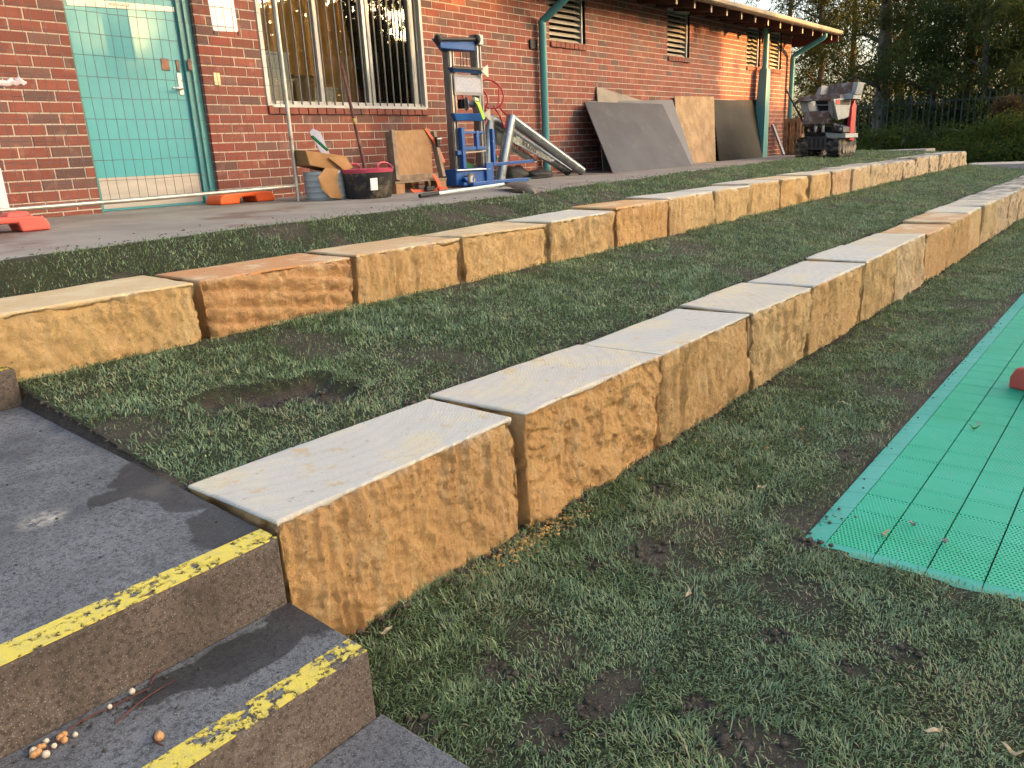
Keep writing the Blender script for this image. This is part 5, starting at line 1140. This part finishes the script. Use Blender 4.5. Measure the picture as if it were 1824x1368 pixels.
for k_, (px, py, cmat, l_) in enumerate(((978, 318, M('green_offcut', S('3c8a5e'), S('2f7a50'), 9, .6), 'thin green plastic offcut on the paving by the downpipe'), (980, 321, MAT_PAPER, 'small white scrap on the paving by the downpipe'))):
    q = onslab(px, py+3); q = np.array([q[0], max(q[1], -.6), 0]); q[2] = slab_z(q[1])+.008; MB().bar(q+[-.10, .03*k_, 0], q+[.14-.1*k_, -.02, .006], .03, .012).build('offcut', cmat, None, label=l_, cat='offcut')

# ---- sheets of form ply leaning on the wall
def lean(name, poly_px, ybot, ytop, mat, label, th=.018):
    """corner pixels: bottom-left, bottom-right, top-right, top-left; bottoms stand on the paving, tops lean on the wall"""
    bl_, br_ = WY(*poly_px[0], ybot[0]), WY(*poly_px[1], ybot[1]); tr_, tl_ = WY(*poly_px[2], ytop[1]), WY(*poly_px[3], ytop[0])
    for q in (bl_, br_): q[2] = slab_z(q[1])+.002
    nn_ = nrm(np.cross(br_-bl_, tl_-bl_)); nn_ = nn_ if nn_[1] > 0 else -nn_
    return MB().prism([bl_, br_, tr_, tl_], nn_*th).build(name, mat, None, bevel=.002, label=label, cat='board', group='boards leaning on the wall')
MAT_FORM = M('dark_form_ply', S('414046'), S('36353b'), 1.5, .5, stain=S('66666c'), sscale=4, samt=(.6, .85), spec=.35); MAT_FORM2 = M('brown_black_form_ply', S('1e1a18'), S('161311'), 2, .55, stain=S('2c2622'), sscale=4, samt=(.55, .75), spec=.15)
lean('plywood_sheet', [(1092, 313), (1232, 299), (1180, 185), (1041, 181)], (-.86, -.80), (-.13, -.14), MAT_FORM, 'large dark grey form ply sheet leaning in front of the others')
lean('plywood_sheet', [(1100, 311), (1237, 295), (1198, 178), (1046, 180)], (-.70, -.62), (-.06, -.06), M('slate_form_ply', S('4c4b53'), S('404047'), 1.5, .45), 'slate grey ply sheet just behind the large leaning one')
lean('plywood_sheet', [(1075, 306), (1210, 290), (1200, 196), (1063, 154)], (-.34, -.34), (-.02, -.02), M('pale_grey_ply', S('8a8178'), S('746c64'), 3, .8), 'pale grey ply sheet whose corner rises behind the dark sheets')
lean('plywood_sheet', [(1208, 292), (1275, 285), (1272, 172), (1202, 171)], (-.33, -.33), (-.05, -.05), M('tan_muddy_ply', S('947a5c'), S('82694e'), 2, .85, stain=S('b89c7a'), sscale=5, samt=(.4, .8), bump=.3, bscale=20), 'tan muddy plywood sheet between the grey and the black sheets')
lean('plywood_sheet', [(1281, 290), (1361, 281), (1357, 178), (1269, 178)], (-.33, -.33), (-.05, -.05), MAT_FORM2, 'black brown form ply sheet next to the teal post')

# ---- pallet standing on end, bars
pp = thing('pallet', (14.25, -.32, slab_z(-.3)), 'wooden pallet standing on end at the building corner', 'pallet')
zt = WY(1412, 213, -.35)[2]; xq = 14.05
for k_ in range(3): MB().box((xq+.0, -.60, .045+k_*(zt-.12)/2), (xq+.16, -.20, .045+k_*(zt-.12)/2+.10)).build('block', MAT_PALLET, pp, bevel=.004)
for k_ in range(3): MB().box((xq-.022, -.58+k_*.15, .04), (xq-.001, -.50+k_*.15, zt)).build('slat', MAT_PALLET, pp, bevel=.002)
for k_ in range(3): MB().box((xq+.161, -.58+k_*.15, .04), (xq+.18, -.50+k_*.15, zt)).build('slat', MAT_PALLET, pp, bevel=.002)
q0_, q1_ = WY(1396, 276, -.42), WY(1376, 222, -.05); q0_[2] = slab_z(-.42)+.02; MB().bar(q0_, q1_, .05, .05).build('steel_bar', M('grey_bar', S('8c8c8e'), S('77777a'), 8, .5, .4), None, label='grey square bar leaning beside the teal post', cat='bar')
q0_, q1_ = WY(1434, 222, -.9), WY(1399, 156, -.25); q0_ = np.array([q0_[0], -1.0, .05]); 

# ---- tracked mini dumper
XD = 12.0
def D_(px, py, X=XD): return at(px, py, 0, X)
dy0 = D_(1426, 283)[1]; dy1 = D_(1481, 283)[1]
mdm = thing('mini_dumper', (XD+.6, (dy0+dy1)/2, .03), 'small tracked dumper with raised grey skip and red guard', 'dumper')
MAT_DKGREY = M('dumper_dark_grey', S('3c3f44'), S('303236'), 6, .55, stain=S('5a5248'), sscale=7, samt=(.55, .7)); MAT_LTGREY = M('dumper_light_grey', S('9aa0a2'), S('868c90'), 4, .45, stain=S('7a7064'), sscale=8, samt=(.58, .72))
MAT_RUST = M('rusty_skip_lining', S('7d6a60'), S('6a564c'), 7, .75, .2, stain=S('9a9a9c'), sscale=6, samt=(.5, .62)); MAT_REDP = M('red_guard_paint', S('c22430'), S('a81c28'), 4, .4)
zg = slab_z(-1.5)+.0
def track(yc):
    tw = .24; pts = [(0, .10), (.10, 0), (1.0, 0), (1.14, .12), (1.10, .30), (1.0, .36), (.14, .36), (.02, .28)]
    b = MB(); b.prism([(XD+u, yc-tw/2, zg+z) for u, z in pts], (0, tw, 0)); t = b.build('track', MAT_RUBBER, mdm, bevel=.02)
    lug = MB(); per = pts+[pts[0]]
    for (u0, z0), (u1, z1) in zip(per[:-1], per[1:]):
        L__ = math.hypot(u1-u0, z1-z0); m_ = max(1, int(L__/.085)); nx_, nz_ = -(z1-z0)/L__, (u1-u0)/L__
        for q in range(m_):
            s_ = (q+.5)/m_; pc_ = np.array([XD+u0+(u1-u0)*s_, yc, zg+z0+(z1-z0)*s_]); o_ = np.array([-nx_, 0, -nz_])*.012; td = nrm([u1-u0, 0, z1-z0])
            for sgn_ in (-1, 1): lug.bar(pc_+o_+[0, 0, 0]+td*.02, pc_+o_+np.array([0, sgn_*tw*.5, 0])-td*.015, .035, .03, np.array([-nx_, 0, -nz_]))
    lug.build('tread_lugs', MAT_RUBBER, t, kind='stuff')
    w = MB()
    for u in (.25, .42, .58, .74, .90): w.lathe([(.0, 0), (.075, 0), (.075, .03), (0, .03)], (XD+u, yc-tw/2-.001, zg+.12), 14, ax=(0, -1, 0))
    w.build('rollers', M('muddy_roller', S('8a7f72'), S('6e6458'), 9, .8), t, kind='stuff'); return t
track(dy0); track(dy1)
def slabY(pxs, X0, dep, name, mat, bev=.01, par=None):  # outline on plane x=X0 extruded back
    return MB().prism([D_(px, py, X0) for px, py in pxs], (dep, 0, 0)).build(name, mat, par or mdm, bevel=bev)
slabY([(1437, 243), (1471, 243), (1471, 267), (1437, 267)], XD+.02, .9, 'front_plate', MAT_DKGREY)
slabY([(1434, 225), (1500, 225), (1500, 245), (1434, 243)], XD+.15, .9, 'chassis', MAT_BLACKST)
slabY([(1434, 199), (1476, 197), (1481, 220), (1428, 222)], XD-.02, .05, 'tilt_plate', MAT_RUST, .004)
slabY([(1470, 236), (1506, 238), (1506, 246), (1470, 246)], XD+.1, .8, 'step_bar', MAT_LTGREY)
slabY([(1480, 221), (1502, 226), (1502, 236), (1482, 233)], XD+.05, .6, 'arm', MAT_DKGREY)
# skip: open front mouth, lip, side panel and scoop
slabY([(1424, 178), (1435, 178), (1443, 200), (1428, 201)], XD+.0, .9, 'skip_side', MAT_LTGREY)
slabY([(1474, 178), (1484, 178), (1484, 212), (1476, 200)], XD+.0, .9, 'skip_side', MAT_LTGREY)
slabY([(1435, 178), (1475, 178), (1475, 200), (1441, 200)], XD+.55, .05, 'skip_back', MAT_BLACKST)
slabY([(1421, 174), (1452, 168), (1497, 168), (1497, 177), (1421, 181)], XD-.12, .25, 'skip_lip', MAT_RUST, .006)
yS = dy1-.14
MB().prism([WY(1485, 177, yS), WY(1520, 172, yS), WY(1517, 176, yS), WY(1512, 208, yS), WY(1493, 214, yS)], (0, .05, 0)).build('side_panel', MAT_LTGREY, mdm, bevel=.008)
q = WY(1489, 181, yS-.003); q2 = WY(1513, 182, yS-.003); MB().box((q[0], yS-.006, q[2]-.05), (q2[0], yS-.001, q2[2]+.03)).build('decal_strip', MAT_BLACKST, mdm); MB().box((q[0], yS-.009, q[2]-.045), (q[0]+.22, yS-.0065, q[2]+.03)).build('red_decal', MAT_REDP, mdm)
slabY([(1455, 171), (1463, 153), (1520, 146), (1528, 147), (1522, 166), (1500, 172)], XD+.5, .05, 'scoop', MAT_RUST, .006)
slabY([(1452, 170), (1457, 158), (1464, 152), (1461, 171)], XD+.1, .42, 'scoop_cheek', MAT_LTGREY, .006)
slabY([(1520, 147), (1529, 146), (1523, 168), (1516, 168)], XD+.1, .42, 'scoop_cheek', MAT_LTGREY, .006)
slabY([(1497, 169), (1521, 165), (1520, 176), (1497, 177)], XD+.1, .5, 'skip_corner', MAT_LTGREY, .006)
yR = dy1-.18; MB().prism([WY(1513, 249, yR), WY(1521, 251, yR), WY(1526, 188, yR), WY(1523, 178, yR), WY(1518, 192, yR)], (0, .07, 0)).build('red_guard', MAT_REDP, mdm, bevel=.008)
slabY([(1503, 212), (1517, 205), (1515, 246), (1503, 243)], XD+.7, .3, 'engine_cover', MAT_BLACKST)
MB().tube([D_(1434, 224, XD+.1), D_(1399, 157, XD+.1)], .018, 8).build('lever', MAT_BLK, mdm, smooth=True)
for k_, (pa, pb_, pc_) in enumerate((((1446, 222), (1452, 238), (1462, 226)), ((1478, 214), (1490, 232), (1500, 218)), ((1440, 224), (1445, 236), (1458, 240)))): MB().tube([D_(*pa, XD-.03), D_(*pb_, XD-.07), D_(*pc_, XD-.02)], .014, 7).build('hose', MAT_BLK, mdm, smooth=True)
for px, py in ((1441, 232), (1466, 232), (1497, 230), (1487, 222)): MB().lathe([(0, -.012), (.028, -.01), (.03, 0), (.0, .004)], D_(px, py, XD-.02), 12, ax=(-1, 0, 0)).build('lamp', MAT_STAIN, mdm, smooth=True)
MB().tube([D_(1452, 236, XD+.0), D_(1455, 206, XD+.12)], .03, 10).build('hydraulic_ram', MAT_STAIN, mdm, smooth=True); MB().tube([D_(1466, 236, XD+.0), D_(1466, 206, XD+.12)], .03, 10).build('hydraulic_ram', MAT_STAIN, mdm, smooth=True)
for px in (1440, 1448, 1456, 1464): slabY([(px, 247), (px+4, 247), (px+4, 263), (px, 263)], XD+.012, .006, 'grille_bar', MAT_BLK, 0)
slabY([(1434, 186), (1475, 186), (1475, 188), (1434, 188)], XD+.52, .04, 'skip_rib', MAT_LTGREY, 0)

# ================================================================== SMALL THINGS UNDERFOOT
def nutsprig(px, py, z, n, ang, label, seed):
    rs = np.random.default_rng(seed); c = at(px, py, 2, z); t = thing('gum_nut_sprig', tuple(c), label, 'sprig', 'fallen sprigs on the steps')
    d = np.array([math.cos(ang), math.sin(ang), 0]); s_ = np.array([-d[1], d[0], 0])
    MB().tube([c+d*l+s_*.02*math.sin(l*16)+np.array([0, 0, .004+.006*math.sin(l*20)**2]) for l in np.linspace(0, .24, 9)], [.0022]*8+[.001], 5).build('stem', M('dark_red_stem', S('5e2f26'), S('4a241e'), 20, .7), t, smooth=True)
    mt = M('gum_nut', S('c99a66'), S('a87444'), 60, .6)
    for k_ in range(n):
        p = c+d*rs.uniform(-.02, .05)+s_*rs.uniform(-.03, .03)+[0, 0, .007]; r = rs.uniform(.006, .0095)
        MB().lathe([(0, -r), (r*.75, -r*.6), (r, 0), (r*.8, r*.6), (r*.25, r), (0, r*1.25)], p, 10, ax=rs.normal(0, 1, 3)).build('nut', mt if k_ % 3 else M('pale_nut', S('d8c9b4'), S('b8a48c'), 60, .7), t, smooth=True)
nutsprig(82, 1341, -.813, 11, .10, 'sprig with a cluster of round gum nuts at the bottom left', 1)
nutsprig(215, 1290, -1.033, 0, .35, 'bare reddish twig on the lowest step, left of centre', 2) if False else None
for k_, (px, py, z, a_, l_, lb) in enumerate(((205, 1292, -.816, .2, .17, 'reddish twig on the lower tread'), (268, 1222, -.812, .5, .10, 'short orange twig in the tread corner'), (290, 1330, -.823, 1.3, .06, 'tiny red twig beside a nut'))):
    c = at(px, py, 2, z)+[0, 0, .004]; d = np.array([math.cos(a_), math.sin(a_), 0])
    MB().tube([c+d*l_*s-np.array([d[1], -d[0], 0])*.012*math.sin(s*3) for s in np.linspace(0, 1, 6)], [.002, .0022, .002, .0018, .0015, .001], 5).build('twig', _mc['dark_red_stem'], None, smooth=True, label=lb, cat='twig', group='twigs on the steps')
for k_, (px, py, z, r, lb) in enumerate(((285, 1318, -.823, .011, 'round tan gum nut alone on the lower tread'), (236, 1236, -.812, .008, 'pale nut against the riser'), (196, 1262, -.812, .006, 'small pale nut near the riser'), (135, 1312, -.813, .006, 'tiny white nut above the sprig'))):
    c = at(px, py, 2, z)+[0, 0, r*.8]; MB().lathe([(0, -r), (r*.75, -r*.6), (r, 0), (r*.8, r*.6), (r*.3, r), (0, r*1.2)], c, 12, ax=(.3, .2, 1)).build('gum_nut', _mc['gum_nut'] if k_ == 0 else _mc['pale_nut'], None, smooth=True, label=lb, cat='nut', group='loose gum nuts on the steps')
def crumbs(name, pts, rmin, rmax, mat, label, seed):
    rs = np.random.default_rng(seed); V = []; F = []
    ico = np.array([(0, 0, 1), (.9, 0, .35), (.28, .85, .35), (-.73, .53, .35), (-.73, -.53, .35), (.28, -.85, .35), (0, 0, -.6)]); fi = [(0, 1, 2), (0, 2, 3), (0, 3, 4), (0, 4, 5), (0, 5, 1), (6, 2, 1), (6, 3, 2), (6, 4, 3), (6, 5, 4), (6, 1, 5)]
    n = len(pts); r = rmin+(rmax-rmin)*rs.uniform(0, 1, n)**3; P = ico[None]*rs.uniform(.6, 1.3, (n, 7, 1))*np.stack([r*rs.uniform(.7, 1.4, n), r, r*rs.uniform(.5, .9, n)], -1)[:, None]
    P = P+np.asarray(pts)[:, None]; T = (np.arange(n)*7)[:, None, None]+np.array(fi)[None]
    o = addobj(name, mesh_np(name, P.reshape(-1, 3), None, T.reshape(-1, 3)), mat); return tag(o, label, 'soil', kind='stuff')
rs = np.random.default_rng(77)
# soil crumbs: paving edge, turf edges, court edge, steps
X = rs.uniform(-3, 14, 2600); Y = slab_edge(X)+np.abs(rs.normal(0, .22, 2600)); crumbs('soil_crumbs', np.stack([X, Y, slab_z(Y)+.0005], -1), .001, .010, MAT_SOIL, 'dark soil crumbs scattered over the paving edge', 1)
X = rs.uniform(-1.4, 9, 1500); Y = -6.17-np.abs(rs.normal(0, .04, 1500))+.05; crumbs('soil_crumbs', np.stack([X, Y, 0*X+ZC-.006], -1), .0012, .008, MAT_SOIL, 'soil crumbs along the edge of the green court', 2)
X = rs.uniform(-3.12, 10, 5000); Y = np.where(rs.uniform(size=5000) < .5, YLB+np.abs(rs.normal(0, .025, 5000))-.005, YLF-np.abs(rs.normal(0, .02, 5000))); Z = np.where(Y > -5, z_mid(X, Y), z_low(X, Y)); crumbs('soil_crumbs', np.stack([X, Y, Z-.002], -1), .003, .016, MAT_SOIL, 'dark soil and roots along the back of the lower stone row', 3)
bp = []
for c_, r_ in BARE:
    n = 45; q = np.array(c_)+rs.normal(0, r_*.8, (n, 2)); bp.append(np.stack([q[:, 0], q[:, 1], z_low(q[:, 0], q[:, 1])-.013], -1))
for c_, a_, b_ in HOLES:
    n = 60; q = np.array(c_)+rs.normal(0, 1, (n, 2))*[a_*.6, b_*.6]; bp.append(np.stack([q[:, 0], q[:, 1], z_mid(q[:, 0], q[:, 1])-.016], -1))
crumbs('soil_clods', np.concatenate(bp), .0025, .020, MAT_SOIL, 'clods of dark soil in the bare patches of turf', 4)
X = rs.uniform(-3.14, -3.10, 350); Y = rs.uniform(-4.8, -3.5, 350); crumbs('soil_crumbs', np.stack([X, Y, z_mid(X, Y)-.02], -1), .003, .014, MAT_SOIL, 'dark soil along the landing edge beside the turf', 6)
X = np.concatenate([rs.normal(-3.66, .09, 120), rs.uniform(-4.6, -3.2, 500)]); Y = np.concatenate([-5.32-np.abs(rs.normal(0, .05, 120)), rs.uniform(-5.6, -3.6, 500)]); Z = np.where(Y < -5.3, -.814, np.interp(Y, [-5.25, -3.52], [-.610, -.528])); crumbs('grit', np.stack([X, Y, Z+.001], -1), .0015, .007, M('dark_grit', S('4a443e'), S('332f2b'), 40, .9), 'bits of grit on the steps', 5)
# sandy spill under the lower stones, fallen leaves and scraps on turf and court
c = at(900, 1000, 2, -1.05); n = 700; q = np.array([-2.1, -5.36])+rs.normal(0, 1, (n, 2))*[.16, .03]; q[:, 1] = np.minimum(q[:, 1], -5.31); crumbs('sand_spill', np.stack([q[:, 0], q[:, 1], z_low(q[:, 0], q[:, 1])-.004], -1), .002, .012, M('yellow_sand', S('b8965c'), S('967644'), 60, .95), 'yellow sand and stone chips spilled below the lower row', 8)
X = np.concatenate([rs.uniform(-2.2, 4, 90)]); Y = YLF-np.abs(rs.normal(0, .22, 90))-.05; crumbs('stone_chips', np.stack([X, Y, z_low(X, Y)+.008], -1), .002, .013, _mc['yellow_sand'], 'pale sandstone chips strewn over the lower turf', 9)
lf_ = [(1355, 872, 'curled pale leaf on the lower turf near the court'), (690, 1130, 'small tan leaf on the turf beside the lowest step'), (1665, 1310, 'bleached torn leaf in the turf at the bottom right'), (1480, 628, 'pale leaf on the turf below the far stones'), (1575, 955, 'long white leaf on the near court tiles'), (1735, 765, 'folded green leaf on the court tiles'), (1625, 937, 'round grey leaf on the court tiles'), (1683, 968, 'second round grey leaf on the court, nearer'), (1500, 720, 'pale twisted leaf at the turf and court edge'), (1228, 1063, 'straw coloured leaf in the near turf'), (1800, 1345, 'bleached leaf at the bottom right corner')]
for k_, (px, py, lb) in enumerate(lf_):
    c = at(px, py, 2, ZC+.002 if 'court tiles' in lb or 'nearer' in lb else -1.04); a_ = rs.uniform(0, 6.3); d = np.array([math.cos(a_), math.sin(a_), 0]); s_ = np.array([-d[1], d[0], 0]); L__ = .026 if 'round' not in lb else .015; w_ = .006 if 'round' not in lb else .010
    V = []; 
    for t_ in np.linspace(-1, 1, 7):
        w__ = w_*(1-t_*t_)**.7+.0006
        for u in (-1, 0, 1): V.append(c+d*L__*t_+s_*w__*u+np.array([0, 0, .004+.010*abs(u)*(1-t_*t_)+.016*t_*t_+.006*math.sin(t_*4+k_)])+s_*.008*t_*t_)
    F = [(i*3+j, i*3+j+1, i*3+j+4, i*3+j+3) for i in range(6) for j in (0, 1)]
    m = MB(); m.add(V, F); o = m.build('fallen_leaf', M('green_leaf', S('5f7a3c'), S('4a6430'), 30, .6) if 'green leaf' in lb else (M('grey_leaf', S('8f8a80'), S('76726a'), 30, .8) if 'grey' in lb else M('bleached_leaf', S('cbb997'), S('b09c78'), 30, .8)), None, smooth='all', label=lb, cat='leaf', group='fallen leaves'); o.modifiers.new('s', 'SOLIDIFY').thickness = .0008
